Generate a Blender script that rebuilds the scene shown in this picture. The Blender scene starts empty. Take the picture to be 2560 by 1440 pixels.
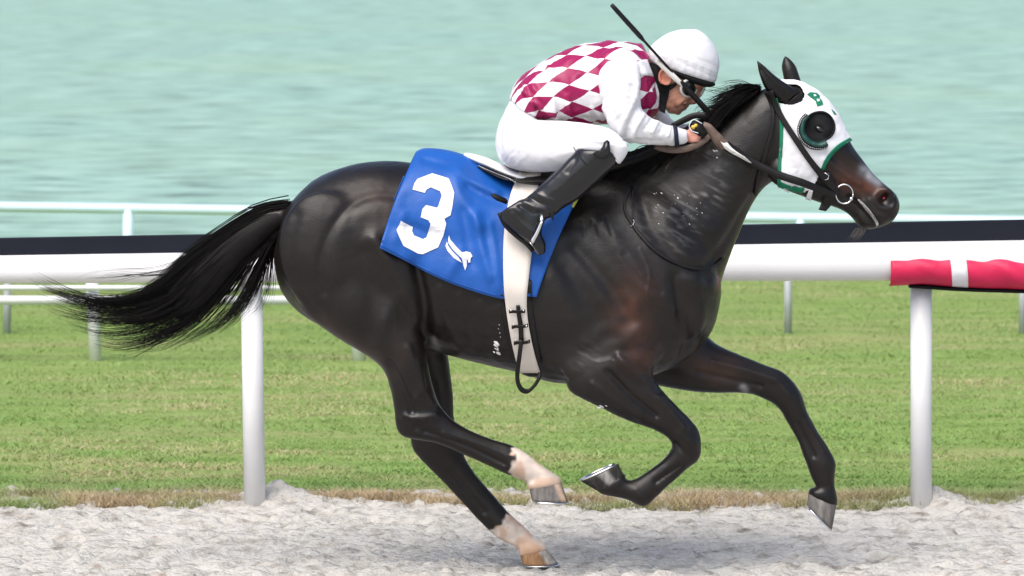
import bpy, bmesh, math, random
import numpy as np
from mathutils import Vector, Matrix
from mathutils.bvhtree import BVHTree
from mathutils.geometry import tessellate_polygon

random.seed(7)
rng = np.random.default_rng(7)
SC = bpy.context.scene
COL = SC.collection

# ------------------------------------------------------------------ camera
PX = 0.00146            # metres per photo pixel at the horse's median plane
DIST = 20.0             # camera distance to that plane
HOR = -300.0            # photo row of the horizon
GROUND = 1425.0         # photo row of the ground below the horse
CAMH = (GROUND - HOR) * PX
cd = bpy.data.cameras.new("camera")
cam = bpy.data.objects.new("camera", cd)
COL.objects.link(cam)
cam.location = (0, -DIST, CAMH)
cam.rotation_euler = (math.radians(90), 0, 0)
cd.sensor_width = 36.0
cd.lens = 36.0 * DIST / (2560 * PX)
cd.shift_y = -(720 - HOR) / 2560.0
cd.clip_end = 6000
cd.dof.use_dof = True
cd.dof.focus_distance = DIST - 0.2
cd.dof.aperture_fstop = 6.8
SC.camera = cam

# ------------------------------------------------------------------ light
SUN_EL, SUN_AZ = 56.0, 208.0     # azimuth: degrees clockwise from +Y; the veiled sun stands behind the camera, a little left
W = bpy.data.worlds.new("World")
SC.world = W
W.use_nodes = True
nt = W.node_tree
bg = nt.nodes["Background"]
sky = nt.nodes.new("ShaderNodeTexSky")
sky.sky_type = 'NISHITA'
sky.sun_disc = False
sky.sun_elevation = math.radians(SUN_EL)
sky.sun_rotation = math.radians(SUN_AZ)
sky.air_density = 1.0
sky.dust_density = 3.5
sky.ozone_density = 1.0
nt.links.new(sky.outputs[0], bg.inputs[0])
bg.inputs[1].default_value = 0.10
sl = bpy.data.lights.new("sun", 'SUN')
sl.energy = 1.5
sl.angle = math.radians(50)
sl.color = (1.0, 0.965, 0.91)
sun = bpy.data.objects.new("sun", sl)
COL.objects.link(sun)
az, el = math.radians(SUN_AZ), math.radians(SUN_EL)
sd = Vector((math.sin(az) * math.cos(el), math.cos(az) * math.cos(el), math.sin(el)))
sun.rotation_euler = sd.to_track_quat('Z', 'Y').to_euler()
sun.location = sd * 30
SC.view_settings.view_transform = 'Standard'
SC.view_settings.look = 'None'
SC.view_settings.gamma = 1.0
SC.view_settings.exposure = 0.98
SC.view_settings.use_curve_mapping = False


# ------------------------------------------------------------------ helpers
def P(px, py, Y=0.0):
    """world point at depth Y that the photo shows at pixel (px, py)"""
    k = PX * (DIST + Y) / DIST
    return np.array([(px - 1280.0) * k, Y, CAMH - (py - HOR) * k])


def to_px(V):
    k = PX * (DIST + V[:, 1]) / DIST
    return np.stack([V[:, 0] / k + 1280.0, (CAMH - V[:, 2]) / k + HOR], 1)


def gy(py):
    """depth Y of the ground point on photo row py"""
    return DIST * (GROUND - HOR) / (py - HOR) - DIST


def vnoise(p, seed=0):
    """smooth value noise, p (N,3)"""
    i = np.floor(p).astype(np.int64)
    f = p - i
    f = f * f * (3 - 2 * f)
    out = np.zeros(len(p))
    for dx in (0, 1):
        for dy in (0, 1):
            for dz in (0, 1):
                h = (i[:, 0] + dx) * 374761393 + (i[:, 1] + dy) * 668265263 + (i[:, 2] + dz) * 2147483647 + seed * 974634777
                h = (h ^ (h >> 13)) * 1274126177
                h = (h ^ (h >> 16)) & 0xFFFFFF
                w = (f[:, 0] if dx else 1 - f[:, 0]) * (f[:, 1] if dy else 1 - f[:, 1]) * (f[:, 2] if dz else 1 - f[:, 2])
                out += w * (h / float(0xFFFFFF))
    return out * 2 - 1


def catmull(A, n):
    A = np.asarray(A, float)
    if n <= 1 or len(A) < 3:
        return A
    Q = np.vstack([2 * A[0] - A[1], A, 2 * A[-1] - A[-2]])
    out = []
    for i in range(1, len(Q) - 2):
        for j in range(n):
            t = j / n
            out.append(0.5 * ((2 * Q[i]) + (Q[i + 1] - Q[i - 1]) * t + (2 * Q[i - 1] - 5 * Q[i] + 4 * Q[i + 1] - Q[i + 2]) * t * t
                              + (3 * Q[i] - Q[i - 1] - 3 * Q[i + 1] + Q[i + 2]) * t ** 3))
    out.append(Q[-2])
    return np.array(out)


def resample(A, n):
    A = catmull(A, 8)
    d = np.r_[0, np.cumsum(np.linalg.norm(np.diff(A[:, :2], axis=0), axis=1))]
    s = np.linspace(0, d[-1], n)
    return np.stack([np.interp(s, d, A[:, k]) for k in range(A.shape[1])], 1)


def link(o, parent=None):
    COL.objects.link(o)
    if parent is not None:
        o.parent = parent
    return o


def mk(name, V, F, mat, parent=None, smooth=True, cols=None, vecs=None):
    me = bpy.data.meshes.new(name)
    me.from_pydata([tuple(map(float, v)) for v in V], [], [tuple(map(int, f)) for f in F])
    return mko(name, me, mat, parent, smooth, cols, vecs)


def mko(name, me, mat, parent=None, smooth=True, cols=None, vecs=None):
    me.materials.clear()
    me.materials.append(mat)
    if smooth:
        me.polygons.foreach_set("use_smooth", np.ones(len(me.polygons), bool))
    if cols is not None:
        a = me.color_attributes.new("tint", 'FLOAT_COLOR', 'POINT')
        c = np.ones((len(me.vertices), 4), np.float32)
        c[:, :3] = cols
        a.data.foreach_set("color", c.ravel())
    if vecs is not None:
        a = me.attributes.new("pat", 'FLOAT_VECTOR', 'POINT')
        a.data.foreach_set("vector", np.asarray(vecs, np.float32).ravel())
    me.update()
    o = bpy.data.objects.new(name, me)
    me.name = name
    return link(o, parent)


def tri_mesh(name, V, T, mat, parent=None, cols=None, smooth=False):
    """fast triangle mesh from arrays"""
    me = bpy.data.meshes.new(name)
    me.vertices.add(len(V))
    me.vertices.foreach_set("co", np.asarray(V, np.float32).ravel())
    me.loops.add(T.size)
    me.loops.foreach_set("vertex_index", np.asarray(T, np.int32).ravel())
    me.polygons.add(len(T))
    k = T.shape[1]
    me.polygons.foreach_set("loop_start", np.arange(0, T.size, k, dtype=np.int32))
    me.update(calc_edges=True)
    return mko(name, me, mat, parent, smooth, cols)


def empty(name, loc, label=None, cat=None, group=None):
    o = bpy.data.objects.new(name, None)
    o.location = loc
    o.empty_display_size = 0.1
    COL.objects.link(o)
    tag(o, label, cat, group)
    bpy.context.view_layer.update()
    return o


def tag(o, label=None, cat=None, group=None, kind=None):
    if label: o["label"] = label
    if cat: o["category"] = cat
    if group: o["group"] = group
    if kind: o["kind"] = kind
    return o


def child(o, parent):
    """parent keeping the mesh where it stands (meshes are made in world coordinates)"""
    o.parent = parent
    o.matrix_parent_inverse = Matrix.Translation(-Vector(parent.location)) if parent.type == 'EMPTY' else Matrix.Identity(4)
    return o


def loft(st, n=28, sub=4, Y=0.0, e=2.0):
    """closed tube through stations (ax, ay, bx, by, Y, half_width[, taper]); a-b is the section's extent in the photo plane"""
    rows = []
    for s in st:
        s = list(s)
        while len(s) < 7:
            s.append(0.0)
        rows.append(s[:7])
    R = catmull(rows, sub)
    V, F = [], []
    th = np.linspace(0, 2 * math.pi, n, endpoint=False)
    c, s_ = np.cos(th), np.sin(th)
    cc = np.sign(c) * np.abs(c) ** (2 / e)
    ss = np.sign(s_) * np.abs(s_) ** (2 / e)
    for r in R:
        A, B = P(r[0], r[1], r[4]), P(r[2], r[3], r[4])
        ce, ax = (A + B) / 2, (A - B) / 2
        hw = max(r[5], 0.002) * (1 - r[6] * c)
        V.append(ce + np.outer(cc, ax) + np.outer(ss * hw, [0, 1, 0]))
    m = len(V)
    ends = [V[0].mean(0), V[-1].mean(0)]
    V = np.vstack(V + [np.array(ends)])
    for i in range(m - 1):
        for j in range(n):
            k = (j + 1) % n
            F.append((i * n + j, i * n + k, (i + 1) * n + k, (i + 1) * n + j))
    for j in range(n):
        k = (j + 1) % n
        F.append((m * n, k, j))
        F.append((m * n + 1, (m - 1) * n + j, (m - 1) * n + k))
    return V, F


def ell(px, py, Y, rx, ry, rz, rot=0.0, n=16):
    """ellipsoid: centre pixel, radii in metres along photo-x, depth, photo-y, rotated in the photo plane"""
    V, F = [], []
    C = P(px, py, Y)
    for i in range(n + 1):
        a = math.pi * i / n
        for j in range(2 * n):
            b = math.pi * j / n
            x, y, z = rx * math.sin(a) * math.cos(b), ry * math.sin(a) * math.sin(b), rz * math.cos(a)
            V.append(C + np.array([x * math.cos(rot) + z * math.sin(rot), y, -x * math.sin(rot) + z * math.cos(rot)]))
    for i in range(n):
        for j in range(2 * n):
            k = (j + 1) % (2 * n)
            F.append((i * 2 * n + j, (i + 1) * 2 * n + j, (i + 1) * 2 * n + k, i * 2 * n + k))
    return np.array(V), F


def join(parts):
    V, F, o = [], [], 0
    for v, f in parts:
        V.append(np.asarray(v))
        F += [tuple(i + o for i in q) for q in f]
        o += len(v)
    return np.vstack(V), F


def remesh(parts, voxel):
    V, F = join(parts)
    me = bpy.data.meshes.new("tmp")
    me.from_pydata([tuple(map(float, v)) for v in V], [], F)
    bm = bmesh.new()
    bm.from_mesh(me)
    bmesh.ops.remove_doubles(bm, verts=bm.verts, dist=1e-5)
    bmesh.ops.recalc_face_normals(bm, faces=bm.faces)
    bm.to_mesh(me)
    bm.free()
    o = bpy.data.objects.new("tmp", me)
    COL.objects.link(o)
    md = o.modifiers.new("r", 'REMESH')
    md.mode = 'VOXEL'
    md.voxel_size = voxel
    md.adaptivity = 0
    dg = bpy.context.evaluated_depsgraph_get()
    out = bpy.data.meshes.new_from_object(o.evaluated_get(dg))
    bpy.data.objects.remove(o)
    bpy.data.meshes.remove(me)
    return out


def get_v(me):
    a = np.empty(len(me.vertices) * 3, np.float32)
    me.vertices.foreach_get("co", a)
    return a.reshape(-1, 3).astype(float)


def set_v(me, V):
    me.vertices.foreach_set("co", np.asarray(V, np.float32).ravel())
    me.update()


def get_n(me):
    a = np.empty(len(me.vertices) * 3, np.float32)
    me.vertex_normals.foreach_get("vector", a)
    return a.reshape(-1, 3).astype(float)


def smooth(me, it, w=None, lam=0.5):
    E = np.empty(len(me.edges) * 2, np.int32)
    me.edges.foreach_get("vertices", E)
    E = E.reshape(-1, 2)
    V = get_v(me)
    N = len(V)
    deg = np.bincount(E.ravel(), minlength=N).astype(float)[:, None]
    deg[deg == 0] = 1
    ww = np.full((N, 1), lam) if w is None else (w[:, None] * lam)
    for k in range(it):
        S = np.stack([np.bincount(E[:, 0], V[E[:, 1], c], N) + np.bincount(E[:, 1], V[E[:, 0], c], N) for c in range(3)], 1)
        V = V + (S / deg - V) * ww
    set_v(me, V)


def dist_poly(pp, poly):
    """distance of 2-D points to a polyline"""
    poly = np.asarray(poly, float)
    best = np.full(len(pp), 1e9)
    if len(poly) == 1:
        return np.linalg.norm(pp - poly[0], axis=1)
    for a, b in zip(poly[:-1], poly[1:]):
        d = b - a
        t = np.clip(((pp - a) @ d) / max(d @ d, 1e-9), 0, 1)
        best = np.minimum(best, np.linalg.norm(pp - (a + t[:, None] * d), axis=1))
    return best


def relief(me, strokes, side=-1, mask=None):
    """raise (+) or sink (-) soft strokes drawn on the side of a body: (polyline px, width px, amplitude m)"""
    V, N = get_v(me), get_n(me)
    pp = to_px(V)
    face = np.clip(side * N[:, 1] * 1.6, 0, 1)
    if mask is not None:
        face = face * mask(V, pp)
    D = np.zeros(len(V))
    for poly, w, amp in strokes:
        d = dist_poly(pp, catmull(poly, 4) if len(poly) > 2 else poly)
        D += amp * np.exp(-(d / w) ** 2)
    set_v(me, V + N * (D * face)[:, None])


def creases(me, freq, amp, seed, power=3.0):
    V, N = get_v(me), get_n(me)
    w = vnoise(V * np.array(freq) * 0.6, seed + 3) * 0.7
    q = V * np.array(freq) + w[:, None]
    r = (1 - np.abs(vnoise(q, seed))) ** power * (0.5 + 0.5 * vnoise(V * 5, seed + 1)) + 0.6 * (1 - np.abs(vnoise(q * 2.1 + 7, seed + 2))) ** power * (0.5 + 0.5 * vnoise(V * 7, seed + 4))
    set_v(me, V + N * (amp * (r - 0.25))[:, None])


def in_poly(pp, poly):
    poly = np.asarray(poly, float)
    x, y = pp[:, 0], pp[:, 1]
    r = np.zeros(len(pp), bool)
    j = len(poly) - 1
    for i in range(len(poly)):
        xi, yi = poly[i]
        xj, yj = poly[j]
        c = ((yi > y) != (yj > y)) & (x < (xj - xi) * (y - yi) / (yj - yi + 1e-12) + xi)
        r ^= c
        j = i
    return r


def bvh_of(*objs):
    V, F, o = [], [], 0
    for ob in objs:
        me = ob.data if hasattr(ob, "data") else ob
        v = get_v(me)
        V += [tuple(x) for x in v]
        F += [tuple(i + o for i in p.vertices) for p in me.polygons]
        o += len(v)
    return BVHTree.FromPolygons(V, F)


CAM = Vector((0, -DIST, CAMH))


def hit(bv, px, py, off=0.0, default=-0.2):
    d = (Vector(P(px, py, 0.0)) - CAM).normalized()
    loc, n, i, t = bv.ray_cast(CAM, d)
    if loc is None:
        return np.array(P(px, py, default)), np.array([0, -1.0, 0])
    if n.dot(d) > 0:
        n = -n
    return np.array(loc + n * off), np.array(n)


def band(name, pairs, bv, mat, parent, off=0.004, th=0.004, sub=4, cross=5, default=-0.2, smooth_it=0):
    """strap lying on a body: pairs (lx, ly, rx, ry) of its two edges in the photo"""
    R = catmull([p[:4] for p in pairs], sub)
    V, N = [], []
    for r in R:
        for j in range(cross):
            t = j / (cross - 1)
            h, n = hit(bv, r[0] + (r[2] - r[0]) * t, r[1] + (r[3] - r[1]) * t, 0, default)
            V.append(h)
            N.append(n)
    V, N = np.array(V).reshape(len(R), cross, 3), np.array(N).reshape(len(R), cross, 3)
    for k in range(smooth_it):
        V[1:-1] = V[1:-1] * 0.5 + (V[:-2] + V[2:]) * 0.25
    N = N.mean(1, keepdims=True) * np.ones_like(V)
    for k in range(3):
        N[1:-1] = (N[:-2] + N[1:-1] + N[2:])
        N /= np.linalg.norm(N, axis=2, keepdims=True)
    return slab(name, V + N * off, N * th, mat, parent)


def slab(name, G, T, mat, parent=None, **kw):
    """grid surface G (m,n,3) thickened outward by T"""
    m, n = G.shape[:2]
    Vo, Vi = (G + T).reshape(-1, 3), G.reshape(-1, 3)
    V = np.vstack([Vo, Vi])
    F = []
    K = m * n
    for i in range(m - 1):
        for j in range(n - 1):
            a, b, c, d = i * n + j, i * n + j + 1, (i + 1) * n + j + 1, (i + 1) * n + j
            F += [(a, b, c, d), (K + d, K + c, K + b, K + a)]
    rim = [i * n for i in range(m)] + [(m - 1) * n + j for j in range(1, n)] + [i * n + n - 1 for i in range(m - 2, -1, -1)] + [j for j in range(n - 2, 0, -1)]
    for a, b in zip(rim, rim[1:] + rim[:1]):
        F.append((a, b, K + b, K + a))
    o = mk(name, V, F, mat, None, True, **kw)
    fix_normals(o.data)
    if parent is not None:
        child(o, parent)
    return o


def fix_normals(me):
    bm = bmesh.new()
    bm.from_mesh(me)
    bmesh.ops.recalc_face_normals(bm, faces=bm.faces)
    bm.to_mesh(me)
    bm.free()


def tubes_geo(list_, sides=6):
    V, F, o = [], [], 0
    for pts, rad in list_:
        pts = np.asarray(pts, float)
        n = len(pts)
        rad = np.broadcast_to(np.asarray(rad, float), (n,))
        T = np.gradient(pts, axis=0)
        T /= np.linalg.norm(T, axis=1, keepdims=True) + 1e-12
        ref = np.array([0, 1.0, 0])
        A = np.cross(T, ref)
        bad = np.linalg.norm(A, axis=1) < 0.15
        A[bad] = np.cross(T[bad], [0, 0, 1.0])
        A /= np.linalg.norm(A, axis=1, keepdims=True) + 1e-12
        B = np.cross(T, A)
        th = np.linspace(0, 2 * math.pi, sides, endpoint=False)
        ring = pts[:, None] + rad[:, None, None] * (np.cos(th)[None, :, None] * A[:, None] + np.sin(th)[None, :, None] * B[:, None])
        V.append(ring.reshape(-1, 3))
        i = np.arange(n - 1)[:, None] * sides
        j = np.arange(sides)[None]
        k = (j + 1) % sides
        F.append((np.stack([i + j, i + k, i + sides + k, i + sides + j], -1).reshape(-1, 4)) + o)
        o += n * sides
    return np.vstack(V), np.vstack(F)


def tubes(name, list_, mat, parent=None, sides=6, cols=None):
    V, F = tubes_geo(list_, sides)
    o = tri_mesh(name, V, F, mat, None, cols, True)
    if sides > 3:
        bm = bmesh.new()
        bm.from_mesh(o.data)
        bmesh.ops.holes_fill(bm, edges=[e for e in bm.edges if e.is_boundary], sides=sides)
        bmesh.ops.recalc_face_normals(bm, faces=bm.faces)
        bm.to_mesh(o.data)
        bm.free()
    if parent is not None:
        child(o, parent)
    return o


def solid(name, parts, mat, parent=None, **kw):
    V, F = join(parts)
    o = mk(name, V, F, mat, None, True, **kw)
    fix_normals(o.data)
    if parent is not None:
        child(o, parent)
    return o


def organic(name, parts, voxel, mat, parent=None, it=3):
    me = remesh(parts, voxel)
    smooth(me, it)
    o = mko(name, me, mat)
    if parent is not None:
        child(o, parent)
    return o


def box_geo(x0, x1, y0, y1, z0, z1, bev=0.0):
    bm = bmesh.new()
    bmesh.ops.create_cube(bm, size=1)
    for v in bm.verts:
        v.co = Vector(((x0 + x1) / 2 + v.co.x * (x1 - x0), (y0 + y1) / 2 + v.co.y * (y1 - y0), (z0 + z1) / 2 + v.co.z * (z1 - z0)))
    if bev:
        bmesh.ops.bevel(bm, geom=bm.edges[:], offset=bev, segments=2, affect='EDGES')
    V = np.array([v.co[:] for v in bm.verts])
    F = [tuple(v.index for v in f.verts) for f in bm.faces]
    bm.free()
    return V, F


# ------------------------------------------------------------------ materials
def pbr(name, col, rough=0.5, spec=0.5, var=0.1, scale=20.0, bump=0.0, bscale=80.0, attr=False, coat=0.0, sheen=0.0, metal=0.0,
        stretch=(1, 1, 1), bdist=0.01, rvar=0.0):
    m = bpy.data.materials.new(name)
    m.use_nodes = True
    t = m.node_tree
    b = t.nodes["Principled BSDF"]
    b.inputs["Roughness"].default_value = rough
    b.inputs["Specular IOR Level"].default_value = spec
    b.inputs["Metallic"].default_value = metal
    b.inputs["Coat Weight"].default_value = coat
    b.inputs["Coat Roughness"].default_value = 0.15
    b.inputs["Sheen Weight"].default_value = sheen
    tc = t.nodes.new("ShaderNodeTexCoord")
    mp = t.nodes.new("ShaderNodeMapping")
    mp.inputs["Scale"].default_value = stretch
    t.links.new(tc.outputs["Object"], mp.inputs["Vector"])
    nz = t.nodes.new("ShaderNodeTexNoise")
    nz.inputs["Scale"].default_value = scale
    nz.inputs["Detail"].default_value = 5
    t.links.new(mp.outputs[0], nz.inputs["Vector"])
    mr = t.nodes.new("ShaderNodeMapRange")
    mr.inputs["From Min"].default_value = 0.25
    mr.inputs["From Max"].default_value = 0.75
    mr.inputs["To Min"].default_value = 1 - var
    mr.inputs["To Max"].default_value = 1 + var
    t.links.new(nz.outputs["Fac"], mr.inputs["Value"])
    vm = t.nodes.new("ShaderNodeVectorMath")
    vm.operation = 'SCALE'
    if attr:
        a = t.nodes.new("ShaderNodeAttribute")
        a.attribute_name = "tint"
        t.links.new(a.outputs["Color"], vm.inputs[0])
    else:
        vm.inputs[0].default_value = col
    t.links.new(mr.outputs[0], vm.inputs["Scale"])
    t.links.new(vm.outputs[0], b.inputs["Base Color"])
    if rvar:
        m2 = t.nodes.new("ShaderNodeMapRange")
        m2.inputs["From Min"].default_value = 0.3
        m2.inputs["From Max"].default_value = 0.7
        m2.inputs["To Min"].default_value = rough - rvar
        m2.inputs["To Max"].default_value = rough + rvar
        t.links.new(nz.outputs["Fac"], m2.inputs["Value"])
        t.links.new(m2.outputs[0], b.inputs["Roughness"])
    if bump:
        n2 = t.nodes.new("ShaderNodeTexNoise")
        n2.inputs["Scale"].default_value = bscale
        n2.inputs["Detail"].default_value = 4
        t.links.new(mp.outputs[0], n2.inputs["Vector"])
        bp = t.nodes.new("ShaderNodeBump")
        bp.inputs["Strength"].default_value = bump
        bp.inputs["Distance"].default_value = bdist
        t.links.new(n2.outputs["Fac"], bp.inputs["Height"])
        t.links.new(bp.outputs[0], b.inputs["Normal"])
    return m


def nodes(m):
    return m.node_tree.nodes, m.node_tree.links, m.node_tree.nodes["Principled BSDF"]


M = {}
M['coat'] = pbr("horse_coat", (0.016, 0.012, 0.010), 0.37, 0.34, 0.38, 7, 0.16, 240, attr=True, bdist=0.004, rvar=0.12, stretch=(0.35, 1, 1))
M['hair'] = pbr("horse_hair", (0.006, 0.005, 0.005), 0.55, 0.15, 0.3, 30)
M['hoof'] = pbr("hoof_horn", (0.09, 0.085, 0.08), 0.8, 0.10, 0.5, 45, 0.6, 70, attr=True, stretch=(1, 1, 0.3))
M['metal'] = pbr("polished_steel", (0.75, 0.75, 0.77), 0.22, 0.5, 0.05, 20, metal=1.0)
M['white_cloth'] = pbr("white_fabric", (0.74, 0.74, 0.77), 0.8, 0.2, 0.04, 18, 0.25, 45, bdist=0.006)
M['white_silk'] = pbr("white_silk", (0.75, 0.745, 0.765), 0.5, 0.35, 0.03, 14, 0.35, 26, bdist=0.010, stretch=(0.7, 1, 1))
M['girth'] = pbr("cream_girth_elastic", (0.72, 0.66, 0.60), 0.75, 0.2, 0.10, 9, 0.2, 120, bdist=0.003)
M['blue'] = pbr("blue_nylon", (0.006, 0.085, 0.37), 0.5, 0.4, 0.10, 10, 0.25, 30, bdist=0.008)
M['leather'] = pbr("black_leather", (0.010, 0.009, 0.009), 0.42, 0.25, 0.25, 40, 0.15, 90, bdist=0.002)
M['leather_worn'] = pbr("worn_brown_leather", (0.125, 0.085, 0.066), 0.55, 0.4, 0.4, 35, 0.2, 90, bdist=0.002)
M['boot'] = pbr("polished_boot_leather", (0.008, 0.008, 0.010), 0.25, 0.4, 0.2, 30, 0.25, 24, coat=0.3, bdist=0.006)
M['black'] = pbr("black_fabric", (0.010, 0.010, 0.011), 0.75, 0.15, 0.2, 40)
M['navy'] = pbr("navy_elastic", (0.012, 0.018, 0.04), 0.7, 0.3, 0.15, 40)
M['green'] = pbr("green_binding", (0.008, 0.17, 0.09), 0.7, 0.3, 0.15, 40)
M['green_dark'] = pbr("dark_green_cup", (0.006, 0.05, 0.04), 0.4, 0.5, 0.15, 40)
M['foam'] = pbr("dried_sweat_foam", (0.72, 0.71, 0.68), 0.9, 0.2, 0.15, 60, 0.5, 120)
M['skin'] = pbr("tanned_skin", (0.42, 0.19, 0.125), 0.5, 0.4, 0.14, 30, 0.2, 120, attr=True, bdist=0.002)
nsk, lsk, bsk = nodes(M['skin'])
bsk.inputs["Subsurface Weight"].default_value = 0.08
bsk.inputs["Subsurface Radius"].default_value = (0.012, 0.005, 0.003)
M['lens'] = pbr("dark_goggle_lens", (0.012, 0.014, 0.016), 0.08, 0.6, 0.1, 30)
M['goggle'] = pbr("white_goggle_rubber", (0.68, 0.66, 0.62), 0.45, 0.4, 0.08, 30)
M['eye'] = pbr("dark_eye", (0.010, 0.007, 0.006), 0.05, 0.7, 0.1, 30)
M['red_flesh'] = pbr("nostril_flesh", (0.50, 0.03, 0.05), 0.35, 0.5, 0.3, 90)
M['yellow'] = pbr("yellow_print", (0.75, 0.52, 0.08), 0.6, 0.3, 0.1, 60)
M['lime'] = pbr("lime_binding", (0.36, 0.36, 0.07), 0.7, 0.3, 0.1, 60)
M['rail_white'] = pbr("white_rail_paint", (0.80, 0.80, 0.80), 0.35, 0.5, 0.03, 3, 0.05, 8)
M['rail_black'] = pbr("dark_rail_band", (0.012, 0.014, 0.022), 0.7, 0.12, 0.15, 3)
M['red_cloth'] = pbr("red_padding_cover", (0.58, 0.014, 0.075), 0.5, 0.4, 0.12, 8, 0.3, 22, bdist=0.01)
M['post_white'] = pbr("white_post_paint", (0.78, 0.78, 0.79), 0.4, 0.5, 0.05, 6)
M['post_grey'] = pbr("galvanised_grey", (0.40, 0.42, 0.44), 0.5, 0.5, 0.1, 10)
M['rail_pale'] = pbr("pale_blue_rail_paint", (0.58, 0.76, 0.84), 0.4, 0.5, 0.04, 5)
M['blade'] = pbr("grass_blade", (0.2, 0.3, 0.08), 0.6, 0.25, 0.15, 3, attr=True)

# ------------------------------------------------------------------ setting: ground, track, turf, lake
def colour_ramp(m, src, stops):
    n, l, b = nodes(m)
    r = n.new("ShaderNodeValToRGB")
    els = r.color_ramp.elements
    while len(els) > 1:
        els.remove(els[-1])
    els[0].position, els[0].color = stops[0][0], (*stops[0][1], 1)
    for p, c in stops[1:]:
        e = els.new(p)
        e.color = (*c, 1)
    l.new(src, r.inputs[0])
    return r


def surface(name, stretch, scale, stops, rough=0.9, spec=0.2, bump=0.3, bscale=60, bdist=0.02, detail=6, stretch2=None, fac2=0.0, col2=(0, 0, 0), scale2=1.0,
            lo2=0.45, hi2=0.65):
    m = bpy.data.materials.new(name)
    m.use_nodes = True
    n, l, b = nodes(m)
    b.inputs["Roughness"].default_value = rough
    b.inputs["Specular IOR Level"].default_value = spec
    tc = n.new("ShaderNodeTexCoord")
    mp = n.new("ShaderNodeMapping")
    mp.inputs["Scale"].default_value = stretch
    l.new(tc.outputs["Object"], mp.inputs["Vector"])
    nz = n.new("ShaderNodeTexNoise")
    nz.inputs["Scale"].default_value = scale
    nz.inputs["Detail"].default_value = detail
    nz.inputs["Roughness"].default_value = 0.62
    l.new(mp.outputs[0], nz.inputs["Vector"])
    r = colour_ramp(m, nz.outputs["Fac"], stops)
    out = r.outputs[0]
    if fac2:
        mp2 = n.new("ShaderNodeMapping")
        mp2.inputs["Scale"].default_value = stretch2 or stretch
        l.new(tc.outputs["Object"], mp2.inputs["Vector"])
        n3 = n.new("ShaderNodeTexNoise")
        n3.inputs["Scale"].default_value = scale2
        n3.inputs["Detail"].default_value = 4
        l.new(mp2.outputs[0], n3.inputs["Vector"])
        mr = n.new("ShaderNodeMapRange")
        mr.inputs["From Min"].default_value = lo2
        mr.inputs["From Max"].default_value = hi2
        mr.inputs["To Max"].default_value = fac2
        l.new(n3.outputs["Fac"], mr.inputs["Value"])
        mx = n.new("ShaderNodeMix")
        mx.data_type = 'RGBA'
        l.new(mr.outputs[0], mx.inputs["Factor"])
        l.new(out, mx.inputs["A"])
        mx.inputs["B"].default_value = (*col2, 1)
        out = mx.outputs["Result"]
    l.new(out, b.inputs["Base Color"])
    if bump:
        n2 = n.new("ShaderNodeTexNoise")
        n2.inputs["Scale"].default_value = bscale
        n2.inputs["Detail"].default_value = 5
        l.new(mp.outputs[0], n2.inputs["Vector"])
        bp = n.new("ShaderNodeBump")
        bp.inputs["Strength"].default_value = bump
        bp.inputs["Distance"].default_value = bdist
        l.new(n2.outputs["Fac"], bp.inputs["Height"])
        l.new(bp.outputs[0], b.inputs["Normal"])
    return m


M['track'] = surface("sandy_track", (0.7, 1, 1), 13, [(0.30, (0.22, 0.20, 0.175)), (0.40, (0.38, 0.36, 0.325)), (0.50, (0.50, 0.48, 0.442)), (0.75, (0.57, 0.55, 0.512))],
                     0.95, 0.1, 0.8, 70, 0.02, stretch2=(1, 2.0, 1), fac2=0.55, col2=(0.24, 0.15, 0.085), scale2=9, lo2=0.66, hi2=0.74)
M['turf'] = surface("mown_turf", (0.35, 1, 1), 5.5, [(0.25, (0.15, 0.22, 0.055)), (0.5, (0.20, 0.29, 0.075)), (0.75, (0.27, 0.33, 0.11))],
                    0.9, 0.15, 0.6, 40, 0.03, stretch2=(0.25, 1.0, 1), fac2=0.6, col2=(0.34, 0.31, 0.15), scale2=1.4, lo2=0.5, hi2=0.72)
M['ground'] = surface("far_ground", (1, 1, 1), 0.4, [(0.3, (0.12, 0.17, 0.05)), (0.7, (0.22, 0.26, 0.09))], bump=0.2, bscale=4)
M['water'] = surface("pale_green_water", (0.6, 1.0, 1), 2.3, [(0.33, (0.11, 0.165, 0.145)), (0.41, (0.21, 0.325, 0.275)), (0.51, (0.275, 0.43, 0.36)), (0.68, (0.39, 0.56, 0.485))],
                     0.6, 0.15, 0.5, 2.4, 0.10, detail=6, stretch2=(0.3, 0.25, 1), fac2=0.5, col2=(0.30, 0.44, 0.31), scale2=0.5, lo2=0.4, hi2=0.7)


def sheet(name, x0, x1, y0, y1, z, mat):
    o = mk(name, [(x0, y0, z), (x1, y0, z), (x1, y1, z), (x0, y1, z)], [(0, 1, 2, 3)], mat, smooth=False)
    return tag(o, kind="structure")


sheet("ground", -3000, 3000, -800, 5000, -0.06, M['ground'])
sheet("lake", -700, 700, gy(668), 420, -0.02, M['water'])

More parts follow.
